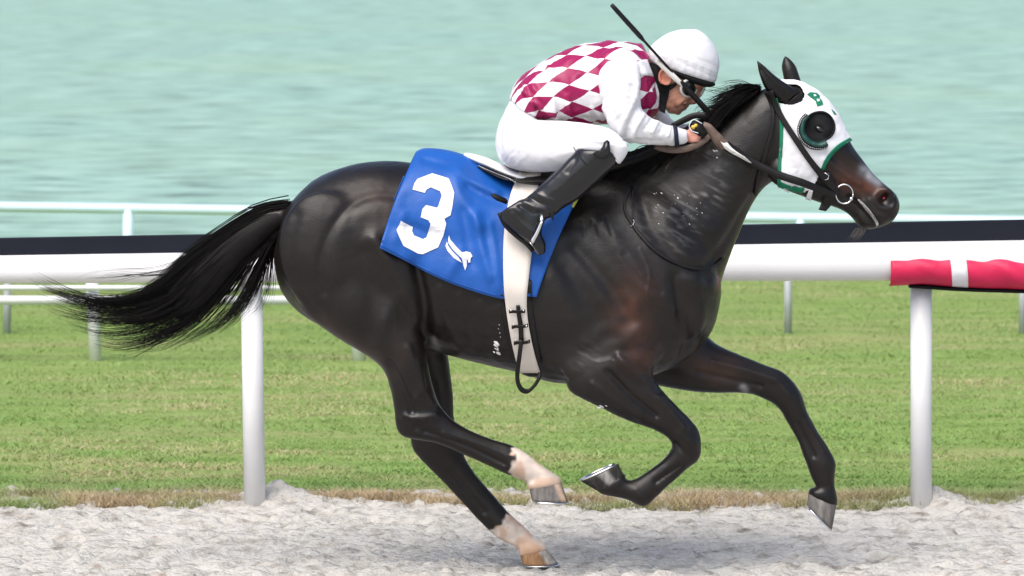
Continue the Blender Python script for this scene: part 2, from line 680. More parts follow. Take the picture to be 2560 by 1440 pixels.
# track: a coarse sheet to the sides and a finely churned one in view
sheet("track_base", -120, 120, -26, 2.2, -0.03, M['track'])
nx, ny = 640, 260
X, Yg = np.meshgrid(np.linspace(-4.2, 4.2, nx), np.linspace(-1.0, 2.45, ny))
pp = np.stack([X.ravel(), Yg.ravel(), np.zeros(X.size)], 1)
Z = np.zeros(X.size)
for s, a, k in ((5, 0.004, 1), (12, 0.006, 2), (26, 0.009, 3), (55, 0.010, 4)):
    q = pp * s
    q[:, 0] *= 0.62
    v = vnoise(q, k)
    Z += a * (np.abs(v) ** 0.8 * np.sign(v))
clod = np.clip(vnoise(pp * np.array([13, 22, 1]), 9) - 0.42, 0, 1)
Z += clod * 0.03
Z -= 0.075 * np.clip(vnoise(pp * np.array([9, 15, 1]), 10) - 0.42, 0, 1)
Z += 0.020 * np.clip((pp[:, 1] - 2.0) / 0.25, 0, 1)
for px, py, r, h in ((688, 1254, 0.085, 0.075), (730, 1262, 0.16, 0.02), (2343, 1260, 0.075, 0.06), (2410, 1268, 0.16, 0.015)):
    cx, cy = P(px, py, gy(py))[0], gy(py)
    d = np.hypot((pp[:, 0] - cx) * 0.75, pp[:, 1] - cy)
    Z += h * np.exp(-(d / r) ** 2)
edge = np.minimum(np.minimum(X.ravel() + 4.2, 4.2 - X.ravel()) / 0.25, (Yg.ravel() + 1.0) / 0.25).clip(0, 1)
Z = Z * edge - 0.012 - 0.02 * (1 - edge)
V = np.stack([X.ravel(), Yg.ravel(), Z], 1)
i, j = np.meshgrid(np.arange(ny - 1), np.arange(nx - 1), indexing='ij')
a = (i * nx + j).ravel()
track = tri_mesh("dirt_track", V, np.stack([a, a + 1, a + nx + 1, a + nx], 1), M['track'], smooth=True)
tag(track, kind="structure")

# turf with an uneven front edge
xs = np.r_[-60, -30, -15, -8, np.linspace(-5.5, 5.5, 360), 8, 15, 30, 60]
ys = np.r_[0, 0.08, 0.2, 0.5, 1, 2, 4, 6, 8, 10, gy(668) - 2.18]
X, Yg = np.meshgrid(xs, ys)
fr = vnoise(np.stack([xs * 2.2, xs * 0, xs * 0], 1), 21) * 0.10 + vnoise(np.stack([xs * 9, xs * 0, xs * 0], 1), 22) * 0.04
Yv = 2.18 + Yg + fr[None, :] * np.clip(1 - Yg / 1.0, 0, 1)
Zv = np.where(Yg == 0, -0.02, np.where(Yg < 0.1, 0.002, 0.010))
V = np.stack([X.ravel(), Yv.ravel(), Zv.ravel()], 1)
nx, ny = len(xs), len(ys)
i, j = np.meshgrid(np.arange(ny - 1), np.arange(nx - 1), indexing='ij')
a = (i * nx + j).ravel()
turf = tri_mesh("turf", V, np.stack([a, a + 1, a + nx + 1, a + nx], 1), M['turf'], smooth=False)
tag(turf, kind="structure")

# grass blades, tan along the track edge
NB = 420000
u = rng.random(NB)
yb = 2.2 + 12.5 * u ** 1.7
xb = rng.uniform(-1, 1, NB) * (3.3 + 0.14 * yb)
edge_n = int(NB * 0.13)
yb[:edge_n] = 2.08 + np.abs(rng.normal(0, 0.2, edge_n)) + 0.08 * vnoise(np.stack([np.linspace(-5, 5, edge_n) * 3, np.zeros(edge_n), np.zeros(edge_n)], 1), 36)
xb[:edge_n] = np.linspace(-5, 5, edge_n)
pq = np.stack([xb, yb, xb * 0], 1)
dry = np.clip(vnoise(pq * np.array([0.7, 1.6, 1]), 31) * 0.9 + vnoise(pq * np.array([2.2, 6, 1]), 32) * 0.7 - 0.05, 0, 1)
tuft = vnoise(pq * np.array([4, 14, 1]), 33)
edge_band = np.exp(-((yb - 2.2) / (0.20 + 0.14 * vnoise(pq * np.array([2.5, 0, 1]), 34))) ** 2)
dry = np.clip(dry + 0.35 * np.exp(-((yb - 8.2) / 1.6) ** 2) * (0.6 + 0.8 * vnoise(pq * np.array([0.5, 0.9, 1]), 38)), 0, 1)
dryness = np.clip(np.maximum(dry * 0.8, edge_band * np.clip(0.75 + 0.9 * vnoise(pq * np.array([3.1, 2, 1]), 37), 0, 1.2)), 0, 1)
H = rng.uniform(0.012, 0.028, NB) * (1 + 0.5 * tuft) * (1 + 0.5 * edge_band)
wd = rng.uniform(0.0018, 0.0042, NB)
yaw = rng.uniform(0, math.pi, NB)
lean = rng.normal(0, 1.3, (NB, 2)) * H[:, None]
z0b = np.where(yb < 2.3, -0.02, 0.005)
b0 = np.stack([xb - wd * np.cos(yaw), yb - wd * np.sin(yaw), z0b], 1)
b1 = np.stack([xb + wd * np.cos(yaw), yb + wd * np.sin(yaw), z0b], 1)
b2 = np.stack([xb + lean[:, 0], yb + lean[:, 1], H], 1)
V = np.stack([b0, b1, b2], 1).reshape(-1, 3)
g = np.array([0.205, 0.325, 0.09]) * (1 + 0.16 * tuft[:, None]) * rng.uniform(0.92, 1.08, (NB, 1))
g = g * np.where(yb > 8.5, 0.9, 1.0)[:, None]
t_ = np.array([0.52, 0.41, 0.26]) * rng.uniform(0.75, 1.2, (NB, 1))
cb = g * (1 - dryness[:, None]) + t_ * dryness[:, None]
o = tri_mesh("grass", V, np.arange(NB * 3).reshape(-1, 3), M['blade'], cols=np.repeat(cb, 3, 0))
tag(o, "short green and straw coloured grass of the turf strip", "grass", kind="stuff")


# ------------------------------------------------------------------ rails and fences
def cyl_geo(x, y, z0, z1, r, n=20, lean=0.0):
    th = np.linspace(0, 2 * math.pi, n, endpoint=False)
    lo = np.stack([x + lean + r * np.cos(th), y + r * np.sin(th), np.full(n, z0)], 1)
    hi = np.stack([x + r * np.cos(th), y + r * np.sin(th), np.full(n, z1)], 1)
    F = [(q, (q + 1) % n, n + (q + 1) % n, n + q) for q in range(n)] + [tuple(range(n - 1, -1, -1)), tuple(range(n, 2 * n))]
    return np.vstack([lo, hi]), F


def prism_along(pts_fn, xs, prof_n):
    """loft of profile(x) -> (n,2) yz points along x"""
    V = np.vstack([np.column_stack([np.full(prof_n, x), pts_fn(x)]) for x in xs])
    F = []
    for i in range(len(xs) - 1):
        for j in range(prof_n):
            k = (j + 1) % prof_n
            F.append((i * prof_n + j, i * prof_n + k, (i + 1) * prof_n + k, (i + 1) * prof_n + j))
    F += [tuple(range(prof_n)), tuple(range((len(xs) - 1) * prof_n, len(xs) * prof_n))]
    return V, F


RY = gy(1264)                                   # depth of the near rail's posts
RK = PX * (DIST + RY) / DIST


def rz(py):
    return P(0, py, RY)[2]


def wx(px, Y):
    return P(px, 0, Y)[0]


rail = empty("racetrack_rail", (0, RY, 0), "white tubular racetrack rail with dark upper band right behind the galloping horse", "rail")


def lerp_px(x, l, r):
    p = x / RK + 1280
    return l + (r - l) * min(max(p, -800), 3400) / 2560.0


def white_prof(x):
    zt, zb = rz(lerp_px(x, 636, 598)), rz(lerp_px(x, 706, 698))
    h = (zt - zb) / 2
    th = np.linspace(0, 2 * math.pi, 24, endpoint=False)
    return np.stack([RY - 0.06 - 0.075 * np.cos(th), (zt + zb) / 2 + h * np.sign(np.sin(th)) * np.abs(np.sin(th)) ** 0.8], 1)


def black_prof(x):
    zt, zb = rz(lerp_px(x, 594, 548)), rz(lerp_px(x, 640, 604))
    return np.array([(RY - 0.035, zb), (RY - 0.035, zt - 0.004), (RY - 0.031, zt), (RY - 0.009, zt), (RY - 0.005, zt - 0.004), (RY - 0.005, zb)])


rx = np.r_[-14, -7, np.linspace(-2.4, 2.4, 9), 7, 14]
solid("top_rail", [prism_along(white_prof, rx, 24)], M['rail_white'], rail)
o = solid("upper_band", [prism_along(black_prof, rx, 6)], M['rail_black'], rail)
o.data.polygons.foreach_set("use_smooth", np.zeros(len(o.data.polygons), bool))
for k in range(-3, 5):
    px = 635 + 1668 * k
    x = wx(px, RY)
    solid("post", [cyl_geo(x - 0.012 * (px < 1280), RY, -0.06, rz(660), 0.0435, 24, 0.016 * (px < 1280))], M['post_white'], rail)

# red padded cover on the right end
xs = np.linspace(wx(2221, RY), wx(3300, RY), 110)
GV = []
nth = 26
for q, x in enumerate(xs):
    p = x / RK + 1280
    zt = rz(np.interp(p, [2221, 2300, 2560, 3300], [630, 628, 628, 626]))
    zb = rz(np.interp(p, [2221, 2300, 2400, 2560, 3300], [712, 708, 716, 722, 722]))
    th = np.linspace(math.pi * 0.62, -math.pi * 0.62, nth)
    hgt = (zt - zb) / 2
    rr = 1 + 0.085 * np.sin(th * 2.2 + (p - 2390) * 0.055 + 1.1 * np.sin(p * 0.013)) * (0.35 + 0.65 * min(max((p - 2390) / 60, 0), 1)) + 0.02 * np.sin(p * 0.09 + th * 3)
    GV.append(np.stack([np.full(nth, x), RY - 0.06 - 0.090 * np.cos(th) * rr, (zt + zb) / 2 + hgt * np.sin(th) / math.sin(math.pi / 2) * (0.97 + 0.03 * rr)], 1))
GV = np.array(GV)
pad = slab("rail_pad", GV, np.zeros_like(GV) + np.array([0, -0.004, 0]), M['red_cloth'], None)
tag(pad, "crimson wrinkled cover wrapped round the white rail at the right", "rail cover")
sel = [q for q, x in enumerate(xs) if 2372 <= x / RK + 1280 <= 2400]
sel = range(min(sel) - 1, max(sel) + 2)
G2 = GV[list(sel)].copy()
G2[:, :, 0] += (np.linspace(0, 1, nth) * 0.022 - 0.008)[None]
slab("white_band", G2 + np.array([0, -0.0055, 0]), np.zeros_like(G2) + np.array([0, -0.003, 0]), M['white_cloth'], pad)
th = np.linspace(0, 2 * math.pi, 8, endpoint=False)
xs2 = np.linspace(wx(2270, RY), wx(3300, RY), 20)
V_, F_ = prism_along(lambda x: np.stack([RY - 0.05 + 0.05 * np.cos(th), rz(np.interp(x / RK + 1280, [2270, 2400, 2560, 3300], [710, 719, 724, 724])) + 0.010 * np.sin(th) - 0.002], 1), xs2, 8)
solid("under_strip", [(V_, F_)], M['black'], pad)

# low white two-rail fence behind on the turf
FY = gy(907)
fence = empty("low_fence", (wx(238, FY), FY, 0), "low white two-rail fence on the turf behind the horse's tail", "fence")
xl, xr = wx(-2200, FY), wx(1552, FY) + 0.04
zt1, zb1 = P(0, 712, FY)[2], P(0, 725, FY)[2]
zt2, zb2 = P(0, 738, FY)[2], P(0, 760, FY)[2]
solid("rail", [box_geo(xl, xr, FY - 0.05, FY - 0.025, zb1, zt1, 0.004)], M['post_white'], fence)
solid("rail", [box_geo(xl, xr, FY - 0.052, FY - 0.025, zb2, zt2, 0.004)], M['post_white'], fence)
for k in range(-3, 3):
    x = wx(238 + 657 * k, FY)
    solid("post", [cyl_geo(x - 0.02, FY + 0.012, 0.0, P(0, 690, FY)[2], 0.032, 14, 0.022)], M['post_white'], fence)

# thin grey stakes with one low rail, farther back on the turf
AY = gy(838)
stakes = empty("stake_fence", (wx(1970, AY), AY, 0), "row of thin grey metal stakes standing far back on the turf", "fence")
for px in (-640, 18, 1320, 1970, 2557, 3190):
    solid("post", [cyl_geo(wx(px, AY), AY, 0.0, P(0, 652, AY)[2], 0.0215, 12)], M['post_grey'], stakes)
solid("rail", [box_geo(wx(-640, AY), wx(3190, AY), AY - 0.03, AY - 0.023, P(0, 680, AY)[2], P(0, 664, AY)[2])], M['post_grey'], stakes)

# pale blue rail along the lake
LY = gy(694)
far = empty("lakeside_rail", (wx(320, LY), LY, 0), "pale blue rail with wide pale posts at the edge of the lake", "rail")


def far_prof(x):
    p = x / (PX * (DIST + LY) / DIST) + 1280
    zc = P(0, 517 + 27 * min(max(p, -3000), 5000) / 1900.0, LY)[2]
    t = np.linspace(0, 2 * math.pi, 12, endpoint=False)
    return np.stack([LY + 0.032 * np.cos(t), zc + 0.032 * np.sin(t)], 1)


solid("top_rail", [prism_along(far_prof, np.linspace(-14, 14, 12), 12)], M['rail_pale'], far)
for k in range(-3, 7):
    px = 320 + 560 * k
    solid("post", [cyl_geo(wx(px, LY), LY + 0.001, -0.05, far_prof(wx(px, LY))[:, 1].mean(), 0.034, 12)], M['rail_pale'], far)

# ------------------------------------------------------------------ the horse
horse = empty("racehorse", tuple(P(1200, 1425)), "dark brown racehorse with white hind socks galloping to the right", "horse")
TORSO = [
    (708, 540, 684, 640, 0, 0.10), (738, 493, 703, 728, 0, 0.185), (790, 447, 764, 792, 0, 0.235), (860, 417, 850, 832, 0, 0.265), (940, 403, 938, 850, 0, 0.275, 0.05),
    (1010, 405, 1020, 862, 0, 0.265, 0.08), (1090, 416, 1104, 882, 0, 0.26, 0.10), (1180, 430, 1190, 906, 0, 0.275, 0.12), (1280, 440, 1292, 929, 0, 0.285, 0.16),
    (1370, 440, 1388, 956, 0, 0.275, 0.2), (1455, 434, 1478, 955, 0, 0.26, 0.25), (1540, 424, 1570, 948, 0, 0.25, 0.22), (1620, 440, 1660, 928, 0, 0.24, 0.12),
    (1695, 480, 1735, 884, 0, 0.215, 0), (1765, 570, 1785, 815, 0, 0.16), (1797, 660, 1803, 735, 0, 0.07)]
NECK = [
    (1440, 438, 1680, 900, 0, 0.15, 0.35), (1545, 408, 1775, 770, 0, 0.155, 0.4), (1630, 378, 1811, 678, 0, 0.135, 0.4), (1712, 342, 1836, 612, 0, 0.112, 0.35),
    (1785, 303, 1868, 535, 0, 0.098, 0.3), (1848, 262, 1903, 476, 0, 0.088, 0.2), (1905, 224, 1938, 448, 0, 0.082, 0.1), (1950, 212, 1960, 440, 0, 0.07)]
HEAD = [
    (1925, 208, 1905, 330, 0, 0.055), (1962, 203, 1912, 400, 0, 0.072), (2003, 208, 1928, 446, 0, 0.086), (2045, 233, 1962, 472, 0, 0.094), (2080, 268, 2002, 488, 0, 0.094),
    (2108, 318, 2040, 503, 0, 0.082), (2134, 368, 2078, 515, 0, 0.068, -0.05), (2160, 405, 2108, 527, 0, 0.058), (2186, 436, 2132, 546, 0, 0.054), (2212, 461, 2148, 566, 0, 0.055),
    (2236, 481, 2172, 573, 0, 0.056), (2248, 503, 2198, 568, 0, 0.048), (2248, 525, 2222, 558, 0, 0.032), (2240, 540, 2232, 552, 0, 0.012)]
FORE_NEAR = [
    (1650, 640, 1480, 720, -0.10, 0.10), (1665, 770, 1440, 850, -0.135, 0.115), (1660, 870, 1418, 925, -0.155, 0.105), (1632, 925, 1424, 975, -0.165, 0.088), (1648, 968, 1495, 1014, -0.165, 0.072),
    (1692, 1017, 1567, 1048, -0.162, 0.058), (1724, 1049, 1632, 1071, -0.16, 0.048), (1746, 1077, 1668, 1091, -0.16, 0.047), (1752, 1112, 1682, 1112, -0.16, 0.047), (1745, 1148, 1676, 1128, -0.16, 0.041),
    (1712, 1175, 1655, 1153, -0.16, 0.033), (1668, 1215, 1618, 1180, -0.16, 0.029), (1640, 1242, 1592, 1197, -0.16, 0.033), (1610, 1265, 1572, 1202, -0.16, 0.037), (1572, 1249, 1562, 1196, -0.16, 0.031),
    (1540, 1241, 1562, 1190, -0.16, 0.031), (1512, 1236, 1564, 1189, -0.16, 0.037), (1495, 1228, 1556, 1184, -0.16, 0.037)]
FORE_FAR = [
    (1700, 720, 1560, 880, 0.10, 0.10), (1745, 810, 1610, 950, 0.12, 0.09), (1790, 858, 1716, 975, 0.13, 0.075), (1862, 893, 1800, 981, 0.13, 0.06), (1920, 916, 1870, 982, 0.13, 0.05),
    (1956, 930, 1908, 994, 0.13, 0.046), (1987, 960, 1938, 1010, 0.13, 0.046), (2006, 996, 1955, 1028, 0.13, 0.043), (2017, 1030, 1967, 1050, 0.13, 0.035), (2046, 1084, 1994, 1097, 0.13, 0.030),
    (2068, 1118, 2008, 1135, 0.13, 0.031), (2088, 1156, 2019, 1162, 0.13, 0.037), (2086, 1190, 2031, 1196, 0.13, 0.032), (2086, 1215, 2043, 1219, 0.13, 0.028), (2093, 1248, 2026, 1222, 0.13, 0.037),
    (2092, 1266, 2019, 1236, 0.13, 0.037)]
HIND_NEAR = [
    (985, 470, 745, 620, -0.10, 0.12), (1035, 620, 735, 750, -0.135, 0.125), (1046, 750, 815, 826, -0.15, 0.115), (1056, 835, 915, 888, -0.155, 0.092), (1068, 900, 958, 925, -0.155, 0.07),
    (1080, 960, 977, 972, -0.155, 0.055), (1097, 1010, 987, 1026, -0.155, 0.045), (1124, 1044, 992, 1068, -0.155, 0.044), (1152, 1064, 1012, 1092, -0.155, 0.042), (1188, 1084, 1090, 1106, -0.155, 0.036),
    (1236, 1102, 1166, 1138, -0.155, 0.030), (1272, 1112, 1222, 1163, -0.155, 0.030), (1304, 1128, 1262, 1182, -0.155, 0.036), (1340, 1155, 1300, 1197, -0.155, 0.033), (1372, 1177, 1320, 1204, -0.155, 0.031),
    (1398, 1194, 1317, 1208, -0.155, 0.039), (1406, 1209, 1321, 1223, -0.155, 0.039)]
HIND_FAR = [
    (1040, 560, 820, 680, 0.10, 0.11), (1085, 740, 900, 800, 0.135, 0.10), (1113, 850, 1000, 872, 0.14, 0.075), (1124, 920, 1035, 932, 0.14, 0.056), (1131, 990, 1045, 1002, 0.14, 0.048),
    (1133, 1045, 1032, 1062, 0.14, 0.045), (1146, 1085, 1028, 1098, 0.14, 0.045), (1153, 1115, 1036, 1128, 0.14, 0.042), (1164, 1150, 1070, 1166, 0.14, 0.035), (1190, 1190, 1110, 1206, 0.14, 0.030),
    (1220, 1225, 1150, 1248, 0.14, 0.030), (1256, 1266, 1195, 1297, 0.14, 0.032), (1280, 1291, 1232, 1334, 0.14, 0.037), (1306, 1314, 1260, 1353, 0.14, 0.033), (1332, 1340, 1290, 1366, 0.14, 0.030),
    (1360, 1358, 1297, 1374, 0.14, 0.039), (1369, 1374, 1299, 1390, 0.14, 0.039)]
EAR_NEAR = [(2001, 238, 1972, 259, -0.060, 0.016), (1982, 219, 1942, 249, -0.066, 0.026), (1952, 200, 1918, 229, -0.074, 0.028), (1928, 180, 1904, 202, -0.080, 0.024), (1908, 162, 1896, 176, -0.084, 0.015),
            (1893, 149, 1891, 152, -0.086, 0.005)]
EAR_FAR = [(2006, 214, 1965, 214, 0.055, 0.02), (1999, 190, 1958, 194, 0.06, 0.028), (1990, 165, 1954, 172, 0.064, 0.026), (1977, 149, 1955, 156, 0.067, 0.018), (1964, 138, 1960, 141, 0.069, 0.004)]
DOCK = [(760, 500, 720, 560, 0, 0.04), (712, 516, 690, 556, 0, 0.04), (660, 524, 650, 562, 0, 0.036), (600, 552, 606, 586, 0, 0.026), (560, 582, 570, 606, 0, 0.012)]
body = remesh([loft(TORSO, 40), loft(NECK, 32), loft(HEAD, 32), loft(FORE_NEAR), loft(FORE_FAR), loft(HIND_NEAR), loft(HIND_FAR), loft(EAR_NEAR, 16), loft(EAR_FAR, 16), loft(DOCK, 16),
               ell(2212, 492, -0.040, 0.030, 0.020, 0.036, 0.5), ell(2212, 492, 0.040, 0.030, 0.020, 0.036, 0.5),
               ell(2056, 322, -0.066, 0.045, 0.030, 0.032, 0.7), ell(2056, 322, 0.066, 0.045, 0.030, 0.032, 0.7),
               ell(1960, 430, -0.062, 0.055, 0.028, 0.055), ell(1960, 430, 0.062, 0.055, 0.028, 0.055),
               ell(1700, 770, -0.14, 0.10, 0.07, 0.13), ell(1700, 770, 0.14, 0.10, 0.07, 0.13),
               ell(1470, 905, -0.19, 0.10, 0.05, 0.09), ell(830, 640, -0.19, 0.19, 0.08, 0.24, -0.3)], 0.0054)
smooth(body, 6)
V = get_v(body)
pp = to_px(V)
w_t = np.clip((930 - pp[:, 1]) / 60, 0, 1) * np.clip((1880 - pp[:, 0]) / 60, 0, 1)
smooth(body, 30, w_t)
V, N = get_v(body), get_n(body)
pp = to_px(V)
set_v(body, V + N * (0.0010 + 0.0018 * np.clip((pp[:, 1] - 930) / 60, 0, 1))[:, None])
NEAR = [
    # hindquarter: muscle lines
    ([(1005, 490), (930, 490), (868, 520), (822, 585), (800, 660), (808, 730)], 11, -0.0065), ([(1000, 520), (930, 520), (880, 555), (848, 615), (838, 690)], 24, 0.005),
    ([(740, 540), (725, 620), (745, 720), (800, 790)], 16, -0.006), ([(760, 470), (850, 440), (950, 432)], 30, 0.006),
    ([(935, 600), (975, 660), (1010, 720), (1035, 790)], 20, 0.014), ([(1000, 740), (965, 800), (950, 860)], 24, 0.010), ([(905, 640), (930, 740), (915, 840)], 26, -0.012),
    ([(1040, 660), (1058, 740), (1064, 820), (1078, 880)], 16, -0.024), ([(1110, 660), (1130, 760), (1150, 860)], 46, 0.008),
    ([(1020, 870), (1050, 960), (1080, 1010)], 11, 0.010), ([(975, 900), (1010, 970), (1030, 1030)], 9, -0.012), ([(1010, 1040), (1050, 1046), (1090, 1040)], 9, 0.008), ([(1040, 1070), (1090, 1078)], 8, -0.007), ([(1060, 1080), (1160, 1112), (1260, 1160)], 6, -0.010), ([(1110, 1085), (1200, 1110), (1270, 1140)], 6, 0.004), ([(1040, 1000), (1055, 960), (1045, 900)], 8, 0.006),
    ([(1130, 770), (1220, 780), (1290, 760)], 14, 0.005), ([(1100, 830), (1200, 850), (1280, 850)], 12, -0.004),
    # shoulder and forearm
    ([(1500, 560), (1560, 640), (1620, 720), (1680, 770)], 26, 0.012), ([(1400, 640), (1460, 740), (1520, 830)], 24, -0.010), ([(1440, 620), (1510, 700), (1580, 800)], 20, -0.012), ([(1590, 760), (1580, 850), (1550, 900)], 34, 0.010),
    ([(1470, 850), (1530, 820)], 22, 0.012), ([(1500, 890), (1560, 880), (1620, 850)], 16, -0.010), ([(1690, 690), (1700, 780), (1720, 860), (1690, 930)], 15, -0.016), ([(1740, 700), (1750, 780), (1735, 850)], 20, 0.012),
    ([(1600, 480), (1630, 570), (1690, 650), (1770, 690)], 18, -0.010), ([(1880, 500), (1820, 590), (1770, 660)], 13, -0.008), ([(1660, 500), (1740, 560), (1790, 580)], 40, 0.010), ([(1700, 560), (1740, 620)], 18, -0.006),
    ([(1545, 890), (1600, 950), (1670, 1020), (1710, 1070)], 11, 0.014), ([(1520, 930), (1580, 990), (1640, 1040)], 8, -0.014), ([(1480, 960), (1550, 1010), (1600, 1040)], 9, 0.009), ([(1600, 900), (1640, 940)], 12, 0.006),
    ([(1700, 1165), (1640, 1205)], 6, -0.010), ([(1712, 1180), (1650, 1222)], 5, 0.004), ([(1700, 1085), (1735, 1110)], 9, 0.007), ([(1690, 1110), (1720, 1140)], 6, -0.006), ([(1590, 1225), (1605, 1245)], 8, 0.004), ([(1605, 960), (1640, 985), (1660, 960)], 8, -0.006), ([(1640, 930), (1690, 950)], 10, -0.005),
    ([(1620, 945), (1660, 935), (1690, 915)], 4, 0.004), ([(1640, 960), (1680, 948)], 4, 0.004),
    # veins, ribs and skin folds
    ([(1180, 800), (1230, 812), (1262, 830)], 4, 0.0025), ([(1450, 880), (1490, 905), (1530, 900), (1570, 930)], 3.6, 0.003), ([(1530, 900), (1545, 940), (1580, 975)], 3.2, 0.0025), ([(1600, 620), (1625, 680), (1618, 740), (1640, 800)], 3.4, 0.0022),
    ([(1100, 720), (1118, 800), (1150, 870)], 10, 0.004), ([(1150, 740), (1170, 820), (1195, 890)], 10, 0.004), ([(1200, 760), (1222, 840), (1240, 900)], 10, 0.004), ([(960, 700), (985, 760), (990, 830)], 3.6, 0.0025), ([(1000, 930), (1030, 985), (1060, 1010)], 3.2, 0.0025),
    ([(1480, 555), (1490, 590)], 4, -0.003), ([(1455, 560), (1462, 590)], 4, -0.003), ([(1515, 545), (1530, 590)], 4, -0.003), ([(1630, 945), (1655, 965), (1690, 950)], 4, -0.006), ([(1636, 930), (1660, 950), (1700, 930)], 4, 0.004), ([(1645, 920), (1680, 935), (1712, 908)], 4, -0.005),
    ([(1380, 700), (1430, 800), (1440, 880)], 26, 0.008), ([(1360, 920), (1400, 955)], 14, -0.008), ([(1560, 640), (1600, 700), (1650, 730)], 8, -0.005), ([(2080, 470), (2110, 455), (2150, 478)], 3.2, 0.0022), ([(2110, 455), (2130, 440)], 3, 0.002),
    # head
    ([(2060, 396), (2110, 434), (2150, 460)], 7, 0.010), ([(2085, 392), (2120, 417), (2165, 438)], 9, -0.010), ([(2120, 380), (2160, 425)], 6, 0.004), ([(2100, 460), (2140, 470), (2170, 490)], 8, -0.006), ([(2040, 440), (2100, 470), (2140, 500)], 14, -0.006),
    ([(2192, 557), (2160, 525), (2122, 492)], 4.5, -0.016), ([(2180, 565), (2150, 540)], 7, 0.006), ([(2215, 545), (2190, 535), (2160, 505)], 7, 0.005), ([(2205, 470), (2235, 490), (2232, 520), (2205, 520), (2188, 495), (2205, 470)], 6, 0.007), ([(2212, 494)], 14, -0.030), ([(2206, 498), (2218, 488)], 8, -0.016),
    ([(2060, 352), (2030, 345)], 7, 0.005), ([(2048, 322)], 14, -0.010), ([(1948, 445), (1985, 470), (2040, 495)], 9, 0.004),
    ([(1968, 240), (1930, 208), (1903, 174)], 6, -0.009), ([(2170, 560), (2150, 555)], 8, 0.004)]
relief(body, NEAR, -1, lambda V, p: (V[:, 1] < 0.0).astype(float))
FARSIDE = [([(2076, 345), (2040, 345)], 7, 0.005), ([(2212, 494)], 12, -0.02), ([(1690, 690), (1700, 780), (1720, 860)], 15, -0.014), ([(1760, 900), (1860, 940), (1930, 970)], 9, 0.004)]
relief(body, FARSIDE, 1)
relief(body, [([(1780, 905), (1860, 925), (1940, 950)], 9, 0.010), ([(1740, 930), (1850, 955), (1900, 965)], 8, -0.011), ([(1995, 1060), (2035, 1140)], 6, -0.010), ([(2015, 1050), (2060, 1130)], 5, 0.004), ([(1130, 1180), (1210, 1280)], 7, -0.009), ([(1950, 960), (1975, 990)], 8, 0.006), ([(1085, 960), (1100, 1050)], 8, -0.005)],
       -1, lambda V, p: (V[:, 1] > 0.03).astype(float))
smooth(body, 1)
V, N = get_v(body), get_n(body)
V += N * (0.0012 * vnoise(V * 16, 3) + 0.0006 * vnoise(V * 45, 4))[:, None]
set_v(body, V)
pp = to_px(V)
base = np.array([0.0095, 0.0075, 0.0065])
tint = np.tile(base, (len(V), 1))


def blot(poly, w, col, amt=1.0, cond=None, ns=30, na=0.6):
    d = dist_poly(pp, poly)
    f = np.exp(-(d / w) ** 2) * (1 + na * vnoise(V * ns, 5))
    f = np.clip(f * amt, 0, 1)
    if cond is not None:
        f = f * cond
    tint[:] = tint * (1 - f[:, None]) + np.array(col) * f[:, None]


nearside = (V[:, 1] < 0).astype(float)
blot([(1590, 720), (1570, 790), (1600, 880)], 45, (0.065, 0.026, 0.016), 0.6, nearside)
blot([(1500, 880), (1440, 900)], 40, (0.035, 0.030, 0.028), 0.7, nearside)
blot([(1760, 910), (1810, 930)], 40, (0.06, 0.03, 0.02), 0.6)
blot([(2160, 462), (2190, 470), (2110, 450)], 22, (0.085, 0.026, 0.014), 0.8)
blot([(2100, 420), (2150, 440)], 24, (0.035, 0.020, 0.014), 0.6)
blot([(940, 900), (870, 855), (800, 800)], 26, (0.045, 0.026, 0.02), 0.5, nearside)
blot([(1010, 850), (980, 920)], 36, (0.030, 0.021, 0.018), 0.6, nearside)
blot([(930, 500), (1000, 560)], 60, (0.028, 0.017, 0.013), 0.6, nearside)
blot([(2048, 318)], 40, (0.004, 0.0035, 0.003), 1.6, None, 30, 0.1)  # shade inside the hood's eye opening, painted near-black into the coat
blot([(1900, 235), (1800, 300), (1690, 365), (1560, 420), (1500, 440)], 30, (0.004, 0.0035, 0.003), 1.2, None, 30, 0.3)
blot([(2160, 425), (2195, 455)], 12, (0.22, 0.23, 0.25), 0.9, None, 40, 0.3)
blot([(1858, 970), (1862, 976)], 9, (0.2, 0.2, 0.2), 1.0, (V[:, 1] > 0).astype(float))
# streaks of dried sweat on the neck and shoulder
ca, sa = math.cos(0.5), math.sin(0.5)
st_u, st_v = V[:, 0] * ca - V[:, 2] * sa, V[:, 0] * sa + V[:, 2] * ca
stn = np.clip(vnoise(np.stack([st_u * 26, st_v * 90, V[:, 1] * 10], 1), 91) * 0.7 + vnoise(np.stack([st_u * 40, st_v * 140, V[:, 1] * 10], 1), 92) * 0.6, 0, 1)
for poly_, w_, am in (([(1650, 520), (1700, 510), (1770, 480)], 36, 0.7), ([(1690, 600), (1730, 560)], 32, 0.4), ([(1780, 390), (1800, 420)], 28, 0.55), ([(1500, 560), (1600, 560)], 50, 0.12), ([(1450, 900), (1480, 880)], 26, 0.25)):
    f = (np.exp(-(dist_poly(pp, poly_) / w_) ** 2) * stn * am * nearside)[:, None]
    tint[:] = tint * (1 - f) + np.array([0.22, 0.215, 0.21]) * f
